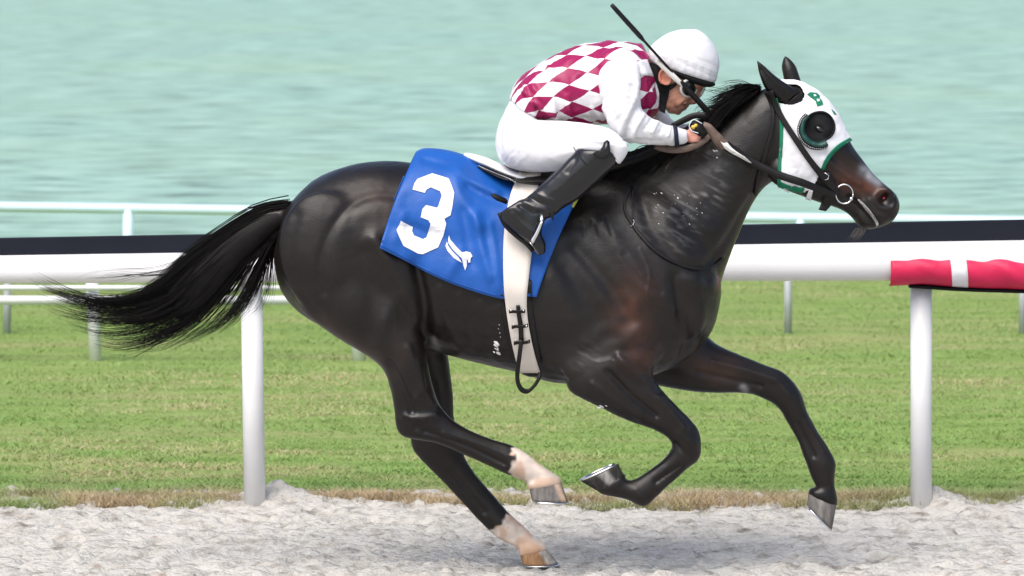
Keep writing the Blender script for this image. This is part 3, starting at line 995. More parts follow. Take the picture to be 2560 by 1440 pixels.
# white socks
jag = vnoise(V * np.array([70, 70, 70]), 8) * 16 + vnoise(V * 28, 18) * 14
for (ax, ay), (bx, by), yside in (((1290, 1122), (1272, 1188), -1), ((1272, 1284), (1232, 1336), 1)):
    A, B = np.array([ax, ay]), np.array([bx, by])
    nrm = np.array([(A - B)[1], -(A - B)[0]]) * -1.0
    nrm = nrm / np.linalg.norm(nrm)
    if nrm[0] < 0:
        nrm = -nrm
    s = (pp - A) @ nrm + jag + 6
    near_leg = (np.linalg.norm(pp - (A + B) / 2, axis=1) < 190) & (V[:, 1] * yside > 0) & (pp[:, 1] > 1080)
    f = np.clip(s / 10, 0, 1) * near_leg
    wcol = np.array([0.62, 0.53, 0.46]) * (1 + 0.22 * vnoise(V * 55, 11))[:, None]
    pink = np.clip(vnoise(V * 32, 12) * 2.4 + 0.25, 0, 1)[:, None]
    wcol = wcol * (1 - pink * 0.6) + np.array([0.50, 0.30, 0.19]) * pink * 0.6
    tint[:] = tint * (1 - f[:, None]) + wcol * f[:, None]
    pp_far = pp[:, 0]
blot([(1325, 1385), (1345, 1378)], 22, (0.42, 0.23, 0.12), 0.9, (V[:, 1] > 0).astype(float))
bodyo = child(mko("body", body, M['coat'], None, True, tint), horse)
BV = bvh_of(body)


def hoof(cor_f, cor_h, sole_t, sole_h, Y, wc, ws, col, bands=()):
    """hoof wall from the coronet (front, heel) to the sole (toe, heel)"""
    n, m = 24, 7
    th = np.linspace(0, 2 * math.pi, n, endpoint=False)
    rows, cols = [], []
    for i in range(-2, m):
        t = i / (m - 1) if i >= 0 else 0.0
        A = P(*(np.array(cor_f) * (1 - t) + np.array(sole_t) * t), Y)
        B = P(*(np.array(cor_h) * (1 - t) + np.array(sole_h) * t), Y)
        ce, ax = (A + B) / 2, (A - B) / 2
        w = wc * (1 - t) + ws * t
        if i < 0:
            up = ((P(*cor_f, Y) + P(*cor_h, Y)) - (P(*sole_t, Y) + P(*sole_h, Y))) / 2
            ce = ce + up / np.linalg.norm(up) * (0.004 if i == -1 else 0.006)
            ax, w = ax * (0.9 if i == -1 else 0.6), w * (0.9 if i == -1 else 0.6)
        bulge = 1 + 0.04 * math.sin(math.pi * t) + 0.02 * math.sin(t * 19)
        ax = ax * (1 + 0.015 * math.sin(t * 19))
        c, s = np.cos(th), np.sin(th)
        rows.append(ce + np.outer(c, ax) + np.outer(np.sign(s) * np.abs(s) ** 0.85 * w * bulge, [0, 1, 0]))
        cc = np.tile(np.array(col), (n, 1)) * (0.9 + 0.2 * rng.random((n, 1)))
        for (c0, c1, bc) in bands:
            sel = (c >= c0) & (c <= c1)
            cc[sel] = bc
        cols.append(cc)
    k = len(rows)
    V = np.vstack(rows + [rows[0].mean(0)[None], rows[-1].mean(0)[None]])
    C = np.vstack(cols + [np.array([col]), np.array([col])])
    F = []
    for i in range(k - 1):
        for j in range(n):
            q = (j + 1) % n
            F.append((i * n + j, i * n + q, (i + 1) * n + q, (i + 1) * n + j))
    for j in range(n):
        q = (j + 1) % n
        F += [(k * n, q, j), (k * n + 1, (k - 1) * n + j, (k - 1) * n + q)]
    h = solid("hoof", [(V, F)], M['hoof'], horse, cols=C)
    # shoe: an open plate round the sole's rim
    A, B = P(*sole_t, Y), P(*sole_h, Y)
    ce, ax = (A + B) / 2, (A - B) / 2
    nrm = np.cross(ax, [0, 1.0, 0])
    nrm /= np.linalg.norm(nrm)
    cor = (P(*cor_f, Y) + P(*cor_h, Y)) / 2
    if np.dot(nrm, ce - cor) < 0:
        nrm = -nrm
    ts = np.linspace(-2.5, 2.5, 26)
    G = np.array([[ce + ax * math.cos(t) * r + np.array([0, 1, 0]) * math.sin(t) * ws * r for r in (0.72, 0.88, 1.03)] for t in ts])
    slab("horseshoe", G + nrm * 0.0015, np.zeros_like(G) + nrm * 0.006, M['metal'], h)
    return h


grey = (0.10, 0.098, 0.095)
hoof((1498, 1230), (1560, 1190), (1452, 1203), (1546, 1160), -0.16, 0.034, 0.046, (0.045, 0.043, 0.04), [(-0.35, 0.15, (0.26, 0.25, 0.235))])
hoof((2091, 1262), (2021, 1229), (2080, 1324), (2018, 1262), 0.13, 0.034, 0.044, (0.15, 0.14, 0.13), [(-0.25, 0.1, (0.24, 0.23, 0.215))])
hoof((1402, 1203), (1322, 1216), (1420, 1254), (1330, 1251), -0.155, 0.036, 0.05, (0.16, 0.15, 0.14), [(0.55, 0.93, (0.50, 0.36, 0.27))])
hoof((1366, 1370), (1300, 1384), (1396, 1409), (1306, 1411), 0.14, 0.036, 0.05, (0.36, 0.33, 0.30), [(-1, 0.3, (0.33, 0.19, 0.10))])

# eyes and nostrils
for s in (-1, 1):
    hx = hit(BV, 2046, 322)[0] if s < 0 else None
    y0 = hx[1] if s < 0 else -y0
    V_, F_ = ell(2046, 321, 0, 0.021, 0.016, 0.013, 0.5)
    V_[:, 1] += y0 + (0.004 if s < 0 else -0.004)
    if s < 0:
        y0 = y0
    solid("eye", [(V_, F_)], M['eye'], horse)
h0, n0 = hit(BV, 2210, 495)
V_, F_ = ell(2213, 497, 0, 0.017, 0.006, 0.011, -0.3)
V_[:, 1] += h0[1] + 0.001
solid("nostril_lining", [(V_, F_)], M['red_flesh'], horse)


# ------------------------------------------------------------------ tail, mane, chin hair
def strands(guides, clumps, per, n, Yspread, r0, seed, wob=1.0, tipfrac=(0.6, 1.0), sp=6.0, ywave=0.02):
    r = np.random.default_rng(seed)
    G = np.array([resample(g, n) for g in guides])
    out = []
    t = np.linspace(0, 1, n)
    for c in range(clumps):
        gpos = r.uniform(0, len(G) - 1)
        i = min(int(gpos), len(G) - 2)
        f = gpos - i
        base = G[i] * (1 - f) + G[i + 1] * f
        fq, ph = r.uniform(1, 2.5, 2), r.uniform(0, 6.28, 2)
        cx = wob * np.outer(t ** 1.3, [1, 1]) * np.stack([np.sin(fq[0] * 3 * t + ph[0]), np.sin(fq[1] * 3 * t + ph[1])], 1) * 14
        y0 = r.normal(0, Yspread)
        yw = ywave * np.sin(t * 4 + r.uniform(0, 6)) * t
        cl_tip = r.uniform(*tipfrac)
        for k in range(per):
            tip = min(1.0, cl_tip * r.uniform(0.82, 1.08))
            m = max(4, int(n * tip))
            spread = sp * (0.9 - 0.55 * t) + sp * 0.5 * t ** 3
            q = base + cx + np.outer(np.ones(n), r.normal(0, 1, 2)) * spread[:, None] + wob * np.outer(t ** 2, r.normal(0, 5, 2))
            yy = y0 * (0.35 + 0.65 * t) + yw + r.normal(0, 0.006)
            pts = np.array([P(a, b, y) for (a, b), y in zip(q[:m], yy[:m])])
            rad = r0 * r.uniform(0.7, 1.3) * (1 - 0.85 * (np.arange(m) / (m - 1)) ** 1.5)
            out.append((pts, rad))
    return out


TG = [[(722, 516), (640, 529), (545, 585), (452, 648), (395, 700), (320, 738), (200, 738), (75, 690)],
      [(716, 524), (605, 570), (500, 650), (425, 722), (350, 756), (245, 760), (115, 728)],
      [(712, 535), (605, 600), (508, 690), (428, 765), (335, 795), (225, 790), (125, 755)],
      [(706, 545), (610, 625), (530, 705), (455, 785), (365, 825), (262, 835), (170, 810)],
      [(704, 555), (622, 645), (560, 728), (492, 798), (420, 845), (345, 876), (270, 880)],
      [(700, 565), (650, 655), (610, 738), (562, 798), (500, 832), (430, 862)],
      [(696, 575), (672, 650), (650, 720), (620, 780), (565, 815)],
      [(694, 585), (682, 655), (690, 720), (680, 765), (640, 795)]]
TAIL = strands(TG[:5], 130, 12, 16, 0.03, 0.0014, 1, 1.1, (0.70, 1.06), 6.5)
TAIL += strands(TG[:4], 60, 12, 16, 0.03, 0.0024, 2, 0.5, (0.5, 0.75), 9)
TAIL += strands(TG[3:7], 60, 6, 16, 0.03, 0.0013, 3, 1.0, (0.75, 1.06), 4)
TAIL += strands(TG[6:], 9, 4, 14, 0.03, 0.0013, 4, 0.8, (0.7, 1.0), 4)
TAIL += strands([[(440, 655), (380, 672), (300, 680), (230, 690), (160, 720)], [(420, 690), (340, 690), (270, 700), (200, 715)]], 5, 3, 14, 0.02, 0.0010, 5, 1.0, (0.7, 1.0), 4)
tubes("tail", TAIL, M['hair'], horse, 3)
core = organic("tail_core", [loft([(735, 505, 700, 580, 0, 0.04), (660, 526, 650, 625, 0, 0.05), (590, 562, 600, 672, 0, 0.05), (520, 606, 548, 735, 0, 0.048), (450, 658, 492, 786, 0, 0.042), (412, 706, 440, 800, 0, 0.028)], 20)], 0.008, M['hair'], horse, 2)

MG = [[(1900, 216), (1860, 208), (1825, 213), (1785, 226)], [(1885, 232), (1845, 225), (1800, 240), (1762, 262)], [(1862, 252), (1820, 250), (1775, 272), (1735, 300)],
      [(1835, 268), (1795, 285), (1755, 315), (1725, 340)], [(1800, 290), (1765, 310), (1730, 335), (1690, 352)], [(1760, 312), (1720, 325), (1680, 345), (1640, 362)],
      [(1715, 338), (1680, 352), (1640, 378), (1600, 400)], [(1660, 362), (1620, 385), (1580, 410), (1545, 440)], [(1600, 382), (1560, 400), (1525, 430), (1490, 455)]]
MANE = []
rm = np.random.default_rng(11)
Gm = np.array([resample(g, 9) for g in MG])
tm = np.linspace(0, 1, 9)
for c in range(1150):
    gp = rm.uniform(0, len(Gm) - 1.001)
    i = int(gp)
    f = gp - i
    b = Gm[i] * (1 - f) + Gm[i + 1] * f
    drop = rm.uniform(0, 1) ** 1.5
    lay = rm.uniform(0, 1)
    L = rm.uniform(0.55, 1.05)
    root = b[0]
    q = root + (b - root) * L + np.outer(tm, [0, 1]) * drop * 46 + np.outer(tm ** 1.5, rm.normal(0, 5, 2)) + rm.normal(0, 2.5, 2)
    q[:, 0] = np.where(q[:, 1] < 300, np.maximum(q[:, 0], 1752 + 0.25 * (q[:, 0] - 1752)), q[:, 0])
    y0 = rm.uniform(-0.012, 0.012)
    yb_ = -0.055 * lay - 0.06 * drop
    pts = np.array([P(a, bb, y0 + (yb_ - 0.02) * t ** 0.6) for (a, bb), t in zip(q, tm)])
    pts = [pts]
    for p_ in pts:
        MANE.append((p_, 0.0017 * rm.uniform(0.7, 1.3) * (1 - 0.8 * tm ** 1.5)))
# wisps flying off the crest
for c in range(46):
    s = rm.uniform(0, 1)
    root = np.array([1898, 218]) * (1 - s) + np.array([1800, 292]) * s
    L = rm.uniform(70, 150)
    a = math.radians(rm.uniform(150, 185) + 14 * s * 0)
    d = np.array([math.cos(a), -math.sin(a) * 0.6])
    q = root + np.outer(tm, d) * L + np.outer(np.sin(tm * 2.6), [0, -rm.uniform(4, 16)]) + np.outer(tm ** 2, [0, rm.uniform(5, 55) * (0.3 + s)])
    q[:, 0] = np.maximum(q[:, 0], 1745 + 0.2 * (q[:, 0] - 1745))
    y0 = rm.uniform(-0.05, 0.05)
    MANE.append((np.array([P(a_, b_, y0 - 0.02 * t) for (a_, b_), t in zip(q, tm)]), 0.0016 * (1 - 0.85 * tm)))
# locks lying on the near side of the neck
for c in range(2200):
    s = rm.uniform(0, 1)
    root = np.array([np.interp(s, [0, 0.3, 0.6, 1], [1900, 1810, 1690, 1540]), np.interp(s, [0, 0.3, 0.6, 1], [226, 282, 345, 400])])
    tipy = np.interp(s, [0, 0.3, 0.6, 1], [246, 318, 405, 455]) + rm.normal(0, 7)
    dx = -rm.uniform(18, 60)
    dy = (tipy - root[1]) * rm.uniform(0.45, 1.0)
    n_s = 7
    t_s = np.linspace(0, 1, n_s)
    q = root + rm.normal(0, 3, 2) + np.outer(t_s, [dx, 0]) + np.outer(t_s ** 1.3, [0, dy]) + np.outer(np.sin(t_s * 3), [0, -rm.uniform(0, 8)])
    of = rm.uniform(0.002, 0.016)
    L = np.array([hit(BV, a_, b_, of * (0.5 + 0.5 * t_), 0.0)[0] for (a_, b_), t_ in zip(q, t_s)])
    MANE.append((L, 0.0023 * (1 - 0.75 * t_s ** 2)))
tubes("mane", MANE, M['hair'], horse, 3)
crest = organic("mane_base", [loft([(1902, 216, 1890, 238, 0, 0.035), (1850, 240, 1840, 275, 0, 0.05), (1785, 282, 1778, 318, 0, 0.055), (1715, 324, 1715, 365, 0, 0.065), (1640, 362, 1650, 400, 0, 0.075),
                                   (1560, 394, 1570, 425, 0, 0.08), (1490, 424, 1500, 440, 0, 0.07)], 20)], 0.009, M['hair'], horse, 2)
CH = []
for c in range(34):
    x0 = rm.uniform(2138, 2168)
    q = np.array([(x0, 570), (x0 - rm.uniform(2, 12), 582), (x0 - rm.uniform(8, 28), 575 + rm.uniform(15, 30))], float)
    q = catmull(q, 3)
    y0 = rm.uniform(-0.03, 0.03)
    CH.append((np.array([P(a, b, y0) for a, b in q]), np.linspace(0.0011, 0.0003, len(q))))
tubes("chin_whiskers", CH, pbr("pale_whisker", (0.12, 0.11, 0.10), 0.6, 0.3), horse, 3)

# ------------------------------------------------------------------ tack helpers
def decal(name, poly, bv, mat, parent, off=0.003, th=0.0015, step=10.0, holes=()):
    """flat print or patch lying on a surface, outline given in photo pixels"""
    bm = bmesh.new()
    vs = [bm.verts.new((x, y, 0)) for x, y in poly]
    for t_ in tessellate_polygon([[Vector((x, y, 0)) for x, y in poly]]):
        bm.faces.new([vs[k] for k in t_])
    P_ = np.array(poly, float)
    for ax in (0, 1):
        lo, hi = P_[:, ax].min(), P_[:, ax].max()
        c = lo + step * 0.5
        while c < hi:
            co = Vector((c, 0, 0)) if ax == 0 else Vector((0, c, 0))
            no = Vector((1, 0, 0)) if ax == 0 else Vector((0, 1, 0))
            bmesh.ops.bisect_plane(bm, geom=bm.verts[:] + bm.edges[:] + bm.faces[:], plane_co=co, plane_no=no, dist=1e-4)
            c += step
    bm.verts.index_update()
    V, N = [], []
    for v in bm.verts:
        h, n = hit(bv, v.co.x, v.co.y, 0)
        V.append(h)
        N.append(n)
    F = [tuple(v.index for v in f.verts) for f in bm.faces]
    rim = [(e.verts[0].index, e.verts[1].index) for e in bm.edges if e.is_boundary]
    bm.free()
    V, N = np.array(V), np.array(N)
    k = len(V)
    VV = np.vstack([V + N * (off + th), V + N * (off - 0.001)])
    FF = F + [(a, b, b + k, a + k) for a, b in rim]
    o = mk(name, VV, FF, mat, None, False)
    fix_normals(o.data)
    return child(o, parent) if parent is not None else o


def extrude(poly, Y, th, mat, name, parent, bev=0.004):
    bm = bmesh.new()
    a = [bm.verts.new(tuple(P(x, y, Y - th / 2))) for x, y in poly]
    b = [bm.verts.new(tuple(P(x, y, Y + th / 2))) for x, y in poly]
    bm.faces.new(a)
    bm.faces.new(b[::-1])
    for i in range(len(a)):
        j = (i + 1) % len(a)
        bm.faces.new((a[i], b[i], b[j], a[j]))
    bmesh.ops.recalc_face_normals(bm, faces=bm.faces)
    if bev:
        bmesh.ops.bevel(bm, geom=bm.edges[:], offset=bev, segments=2, affect='EDGES')
    me = bpy.data.meshes.new(name)
    bm.to_mesh(me)
    bm.free()
    o = mko(name, me, mat)
    return child(o, parent) if parent is not None else o


def path_tube(name, pts, r, mat, parent, bv=None, off=0.004, Y=None, n=30, sides=8):
    q = resample(pts, n) if len(pts) > 2 else np.array([np.array(pts[0]) * (1 - t) + np.array(pts[1]) * t for t in np.linspace(0, 1, n)], float)
    if bv is not None:
        L = np.array([hit(bv, a[0], a[1], off)[0] for a in q])
    else:
        L = np.array([P(a[0], a[1], a[2] if len(a) > 2 else Y) for a in q])
    return tubes(name, [(L, r)], mat, parent, sides)


def hood_sel(pp, Y):
    poly = [(1958, 190), (1990, 190), (2020, 198), (2060, 225), (2100, 270), (2130, 320), (2150, 360), (2126, 352), (2094, 369), (2068, 396), (2055, 420), (2046, 445), (2032, 468), (2010, 480),
            (1946, 464), (1946, 420), (1952, 350), (1952, 300), (1941, 255), (1938, 238)]
    ear_n = [(1885, 140), (1940, 175), (1970, 200), (1998, 218), (2008, 238), (2004, 254), (1978, 262), (1945, 254), (1910, 230)]
    ear_f = [(1945, 130), (1990, 145), (2012, 206), (1985, 214), (1955, 206)]
    s = in_poly(pp, poly)
    s &= ~(in_poly(pp, ear_n) & (Y < -0.035))
    s &= ~(in_poly(pp, ear_f) & (Y > 0.03))
    s &= ~(np.hypot(pp[:, 0] - 2047, pp[:, 1] - 317) < 35)
    return s


hood = empty("blinker_hood", tuple(P(2020, 330)), "white blinker hood with green binding on the horse's head", "blinkers")
V, N = get_v(body), get_n(body)
pp = to_px(V)
sel = hood_sel(pp, V[:, 1])
faces = [tuple(p.vertices) for p in body.polygons]
keep = [f for f in faces if sum(sel[list(f)]) >= 3]
used = sorted({i for f in keep for i in f})
mp_ = {v: k for k, v in enumerate(used)}
Vh = V[used] + N[used] * (0.005 + 0.0022 * vnoise(V[used] * np.array([18, 18, 40]), 41) + 0.0015 * vnoise(V[used] * 60, 42))[:, None]
hs = mk("hood_shell", Vh, [tuple(mp_[i] for i in f) for f in keep], M['white_cloth'])
smooth(hs.data, 2)
BVH_HOOD = bvh_of(hs)
BVHB = bvh_of(bodyo, hs)
sm = hs.modifiers.new("thickness", 'SOLIDIFY')
sm.thickness = 0.003
sm.offset = 1
child(hs, hood)
band("binding", [(1936, 246, 1944, 243), (1948, 290, 1957, 290), (1950, 350, 1958, 350), (1946, 410, 1954, 410), (1944, 462, 1952, 458)], BVHB, M['green'], hood, 0.003, 0.004)
band("binding", [(2122, 345, 2128, 352), (2090, 364, 2096, 372), (2064, 394, 2072, 399), (2051, 424, 2059, 426)], BVHB, M['green'], hood, 0.003, 0.004, default=-0.012)
band("binding", [(1946, 450, 1946, 464), (1975, 462, 1972, 474), (2012, 468, 2008, 480)], BVHB, M['green'], hood, 0.003, 0.004, default=-0.03)
th_ = np.linspace(0, 2 * math.pi, 60)
path_tube("eye_rim", [(2047 + 36 * math.cos(a), 317 + 36 * math.sin(a)) for a in th_], 0.0045, M['black'], hood, BVHB, 0.006, n=60)
decal('eye_shade_disc', [(2047 + 36 * math.cos(a), 317 + 36 * math.sin(a)) for a in th_[:-1]], BVHB, M['black'], hood, 0.0015, 0.0005, 8)  # matte black disc added to stand in for the shade in the eye opening
# the half cup behind the eye: rises from the hood, dark outside, green lining inside
ang = np.radians(np.linspace(62, 232, 34))
out_, lin_, st_ = [], [], []
for a in ang:
    ca, sa = math.cos(a), math.sin(a)
    b0_ = hit(BVHB, 2044 + 51 * ca, 324 + 51 * sa, 0.004)[0]
    t0_ = hit(BVHB, 2044 + 44 * ca, 324 + 44 * sa, 0.028)[0]
    t1_ = hit(BVHB, 2044 + 38 * ca, 322 + 38 * sa, 0.034)[0]
    b1_ = hit(BVHB, 2045 + 33 * ca, 320 + 33 * sa, 0.006)[0]
    out_.append([b0_, (b0_ + t0_) / 2, t0_])
    lin_.append([t0_, t1_, b1_])
cup = slab("eye_cup", np.array(out_), np.zeros((34, 3, 3)) + np.array([0, -0.002, 0]), M['leather'], hood)
slab("cup_lining", np.array(lin_), np.zeros((34, 3, 3)) + np.array([0, -0.0015, 0]), M['green_dark'], cup)
stc = []
for a in np.radians(np.arange(64, 231, 6.0)):
    q = [hit(BVHB, 2044 + 47 * math.cos(a + d), 324 + 47 * math.sin(a + d), 0.021)[0] + np.array([0, -0.002, 0]) for d in (0, 0.03, 0.06)]
    stc.append((np.array(q), 0.0013))
tubes("stitching", stc, M['white_cloth'], cup, 5)
# letters on the forehead
B_out = [(2017, 237), (2024, 232), (2040, 234), (2048, 241), (2047, 247), (2053, 252), (2056, 262), (2050, 265), (2042, 267), (2038, 254)]
decal("printed_letter", B_out, BVH_HOOD, M['green'], hood, 0.0045, 0.001, 6)
decal("letter_counter", [(2032, 238), (2037, 238), (2039, 242), (2034, 243)], BVH_HOOD, M['white_cloth'], hood, 0.006, 0.001, 6)
decal("letter_counter", [(2040, 249), (2046, 250), (2048, 255), (2042, 256)], BVH_HOOD, M['white_cloth'], hood, 0.006, 0.001, 6)
decal("printed_letter", [(2077, 275), (2084, 281), (2089, 288), (2083, 287)], BVH_HOOD, M['green'], hood, 0.0045, 0.001, 4)

# ------------------------------------------------------------------ bridle and reins
br = empty("bridle", tuple(P(2060, 420)), "black leather bridle with steel ring bit on the horse's head", "bridle")
band("cheekpiece", [(1922, 226, 1934, 222), (1937, 276, 1949, 268), (1962, 318, 1972, 308), (1990, 362, 2001, 352), (2022, 408, 2034, 400), (2048, 440, 2062, 430), (2072, 470, 2088, 458), (2092, 486, 2100, 476)],
     BVHB, M['leather'], br, 0.010, 0.006, smooth_it=4)
band("throat_latch", [(1915, 232, 1924, 228), (1930, 282, 1938, 278), (1924, 330, 1933, 330), (1905, 395, 1914, 398), (1890, 440, 1898, 444), (1882, 484, 1889, 486)], BVHB, M['leather'], br, 0.006, 0.004, smooth_it=3, default=-0.03)
band("browband", [(1970, 252, 1976, 256), (1985, 240, 1990, 246), (1998, 232, 2002, 238)], BVHB, M['leather'], br, 0.007, 0.004)
band("noseband", [(2046, 444, 2072, 428), (2062, 472, 2092, 462), (2055, 500, 2080, 506), (2046, 524, 2064, 528)], BVHB, M['leather'], br, 0.006, 0.004, smooth_it=2, default=-0.03)
band("jaw_strap", [(2024, 470, 2034, 472), (2016, 490, 2028, 496), (2012, 498, 2024, 502)], BVHB, M['white_cloth'], br, 0.006, 0.003, default=-0.03)
band("jaw_strap", [(1960, 466, 1974, 474), (1958, 474, 1970, 482)], BVHB, M['white_cloth'], br, 0.006, 0.003, default=-0.03)
bx = hit(BVHB, 2112, 487, 0.012)[0]
tubes("bit_ring", [(np.array([P(2111 + 21.5 * math.cos(a), 485 + 24 * math.sin(a), bx[1] - 0.006) for a in np.linspace(0, 2 * math.pi, 41)]), 0.0028)], M['metal'], br, 8)
solid("bit_joint", [ell(2128, 497, bx[1] - 0.008, 0.0075, 0.0075, 0.0075)], M['metal'], br)
for cx_, cy_, rot in ((2064, 441, 0.6), (2028, 464, 0.5)):
    hb = hit(BVHB, cx_, cy_, 0.018)[0]
    q = [(cx_ - 9, cy_ - 4), (cx_ - 2, cy_ - 9), (cx_ + 8, cy_ - 2), (cx_ + 6, cy_ + 7), (cx_ - 3, cy_ + 9)]
    tubes("buckle", [(np.array([P(a, b, hb[1]) for a, b in q]), 0.0016)], M['metal'], br, 6)
# reins: from the ring along the neck to the hands, then the slack loop
rn = empty("reins", tuple(P(1900, 420)), "leather reins running from the bit ring to the rider's hands", "reins")
ry = bx[1] - 0.004


def strip3(name, rows, mat, parent, th=0.004):
    """free-hanging strap through (lx, ly, rx, ry, Y)"""
    R = catmull(rows, 6)
    G = np.array([[P(r[0] + (r[2] - r[0]) * t, r[1] + (r[3] - r[1]) * t, r[4]) for t in (0, 0.5, 1)] for r in R])
    return slab(name, G, np.zeros_like(G) + np.array([0, -th, 0]), mat, parent)


strip3("rein", [(2092, 482, 2088, 500, ry), (2062, 470, 2056, 486, ry - 0.02), (2010, 448, 2003, 466, -0.128), (1950, 428, 1943, 446, -0.13), (1890, 400, 1881, 416, -0.13), (1848, 372, 1838, 392, -0.135),
                (1820, 352, 1808, 376, -0.14)], M['leather'], rn)
strip3("rein_grip", [(1822, 353, 1809, 377, -0.139), (1806, 340, 1790, 364, -0.142), (1788, 322, 1776, 344, -0.142), (1776, 310, 1766, 330, -0.14), (1760, 304, 1752, 324, -0.13)], M['leather_worn'], rn)
strip3("rein_loop", [(1770, 335, 1778, 345, -0.145), (1750, 350, 1758, 362, -0.155), (1720, 362, 1724, 378, -0.16), (1690, 366, 1690, 383, -0.16), (1664, 365, 1660, 380, -0.155), (1640, 360, 1634, 372, -0.15)], M['leather_worn'], rn)
strip3("rein", [(1676, 310, 1690, 318, -0.075), (1705, 294, 1716, 306, -0.08), (1732, 282, 1740, 296, -0.085), (1765, 280, 1768, 298, -0.085)], M['leather'], rn)
# foam smeared on the rein
decal_bv = None

# ------------------------------------------------------------------ saddle cloth, saddle, girth, martingale
cloth_t = [(1040, 380), (1062, 372), (1110, 375), (1160, 388), (1230, 414), (1290, 438), (1350, 445), (1420, 442), (1462, 460)]
cloth_b = [(949, 620), (1010, 650), (1062, 678), (1120, 705), (1190, 730), (1252, 746), (1275, 744), (1310, 740), (1341, 743)]
nu, nv = 72, 54
Tc, Bc = resample(cloth_t, nu), resample(cloth_b, nu)
# corners of the two rows are spaced alike so the sides stay straight
WR = [([(1150, 420), (1180, 450), (1240, 480)], 12, 0.010), ([(1140, 440), (1160, 500), (1200, 560)], 16, 0.008), ([(1170, 470), (1230, 500), (1256, 505)], 12, -0.007), ([(1190, 540), (1205, 620), (1225, 690)], 13, 0.008),
      ([(1160, 530), (1170, 600), (1180, 660)], 14, -0.005), ([(1225, 560), (1240, 650), (1245, 720)], 9, 0.005), ([(1030, 560), (1020, 500)], 22, -0.005), ([(1060, 400), (1110, 412), (1150, 410)], 9, -0.007),
      ([(1120, 690), (1150, 640)], 12, 0.004), ([(1380, 560), (1400, 500)], 14, 0.004), ([(1340, 650), (1370, 640)], 12, -0.004), ([(990, 600), (1010, 540)], 12, 0.004)]
CG = np.zeros((nu, nv, 3))
for a in range(nu):
    zt = P(*Tc[a], 0)[2]
    for b in range(nv):
        t = (b / (nv - 1)) ** 1.6
        q = Tc[a] * (1 - t) + Bc[a] * t
        q = q + np.array([-6.0, 0]) * math.sin(math.pi * t) * (1 - a / (nu - 1)) * 1.0 + np.array([-8, 0]) * math.sin(math.pi * t) * (a / (nu - 1))
        Yg_ = -0.2
        for it in range(2):
            w0 = P(q[0], q[1], Yg_)
            loc, n_, i_, d_ = BV.ray_cast(Vector((w0[0], -3, w0[2])), Vector((0, 1, 0)))
            y = -loc.y + 0.012 if loc is not None and loc.y < 0 else 0.0
            s = (zt - w0[2]) / 0.26
            dome = 0.262 * math.sqrt(max(0, 1 - (1 - s) ** 2)) if 0 < s < 1 else (0.262 if s >= 1 else 0.0)
            if s < 1:
                y = max(y, dome)
            Yg_ = -y
        w0 = P(q[0], q[1], Yg_)
        CG[a, b] = w0
for k in range(2):
    CG[1:-1, 1:-1, 1] = 0.5 * CG[1:-1, 1:-1, 1] + 0.125 * (CG[:-2, 1:-1, 1] + CG[2:, 1:-1, 1] + CG[1:-1, :-2, 1] + CG[1:-1, 2:, 1])
fl = CG.reshape(-1, 3)
ppc = to_px(fl)
wv = 0.009 * (1 - np.abs(vnoise(fl * np.array([6, 1, 3.2]) + 0.6 * vnoise(fl * 4, 54)[:, None], 53))) ** 3 * (0.5 + 0.5 * vnoise(fl * 4, 55)) + 0.0035 * vnoise(fl * np.array([9, 1, 5]), 51) + 0.0015 * vnoise(fl * np.array([25, 1, 14]), 52)
for poly, w_, amp in WR:
    wv = wv + 1.7 * amp * np.exp(-(dist_poly(ppc, catmull(poly, 4) if len(poly) > 2 else poly) / w_) ** 2)
fade = np.clip((-fl[:, 1]) / 0.1, 0, 1)
fl[:, 1] -= (wv + 0.005) * fade
CG = fl.reshape(nu, nv, 3)
CF = CG[:, ::-1].copy()
CF[:, :, 1] *= -1
FULL = np.concatenate([CF, CG[:, 1:]], 1)
TH = np.zeros_like(FULL)
TH[:, :, 1] = np.where(np.arange(FULL.shape[1]) < nv, 0.002, -0.002)[None]
TH[:, :, 2] = 0.001
cloth = slab("saddle_cloth", FULL, TH, M['blue'])
tag(cloth, "royal blue saddle cloth with a big white number three", "saddle cloth")
BVC = bvh_of(cloth)


def z4(L):
    return [(900 + x / 3.2733, 340 + y / 3.2733) for x, y in L]


THREE = z4([(430, 440), (445, 390), (470, 355), (590, 310), (725, 350), (740, 380), (772, 465), (755, 580), (740, 650), (690, 678), (705, 718), (685, 810), (640, 912), (515, 968), (470, 960), (355, 900), (320, 830),
            (300, 770), (335, 695), (432, 745), (425, 780), (440, 815), (515, 845), (545, 830), (560, 780), (578, 720), (560, 690), (498, 665), (510, 600), (540, 567), (630, 588), (640, 575), (668, 490), (655, 455),
            (580, 422), (545, 440), (530, 468)])
decal("number_three", THREE, BVC, M['white_cloth'], cloth, 0.0025, 0.001, 9)
WING = z4([(730, 812), (740, 850), (790, 910), (832, 955), (870, 945), (905, 955), (922, 985), (905, 1000), (900, 1035), (885, 1038), (880, 1015), (870, 1010), (872, 1060), (860, 1100), (845, 1060), (838, 1030),
           (830, 1000), (760, 930), (725, 880), (722, 845)])
WING2 = z4([(712, 865), (722, 900), (760, 950), (810, 1000), (832, 1038), (770, 1000), (715, 940), (700, 900)])
decal("emblem", WING, BVC, M['white_cloth'], cloth, 0.0025, 0.001, 9)
decal("emblem", WING2, BVC, M['white_cloth'], cloth, 0.0025, 0.001, 9)
hem = [(951, 613), (1010, 643), (1062, 671), (1120, 698), (1190, 723), (1248, 739)]
path_tube("hem", hem, 0.0022, M['blue'], cloth, BVC, 0.002, n=40, sides=6)
path_tube("hem", [(1010, 440), (985, 500), (962, 560), (955, 606)], 0.002, M['blue'], cloth, BVC, 0.002, n=30, sides=6)
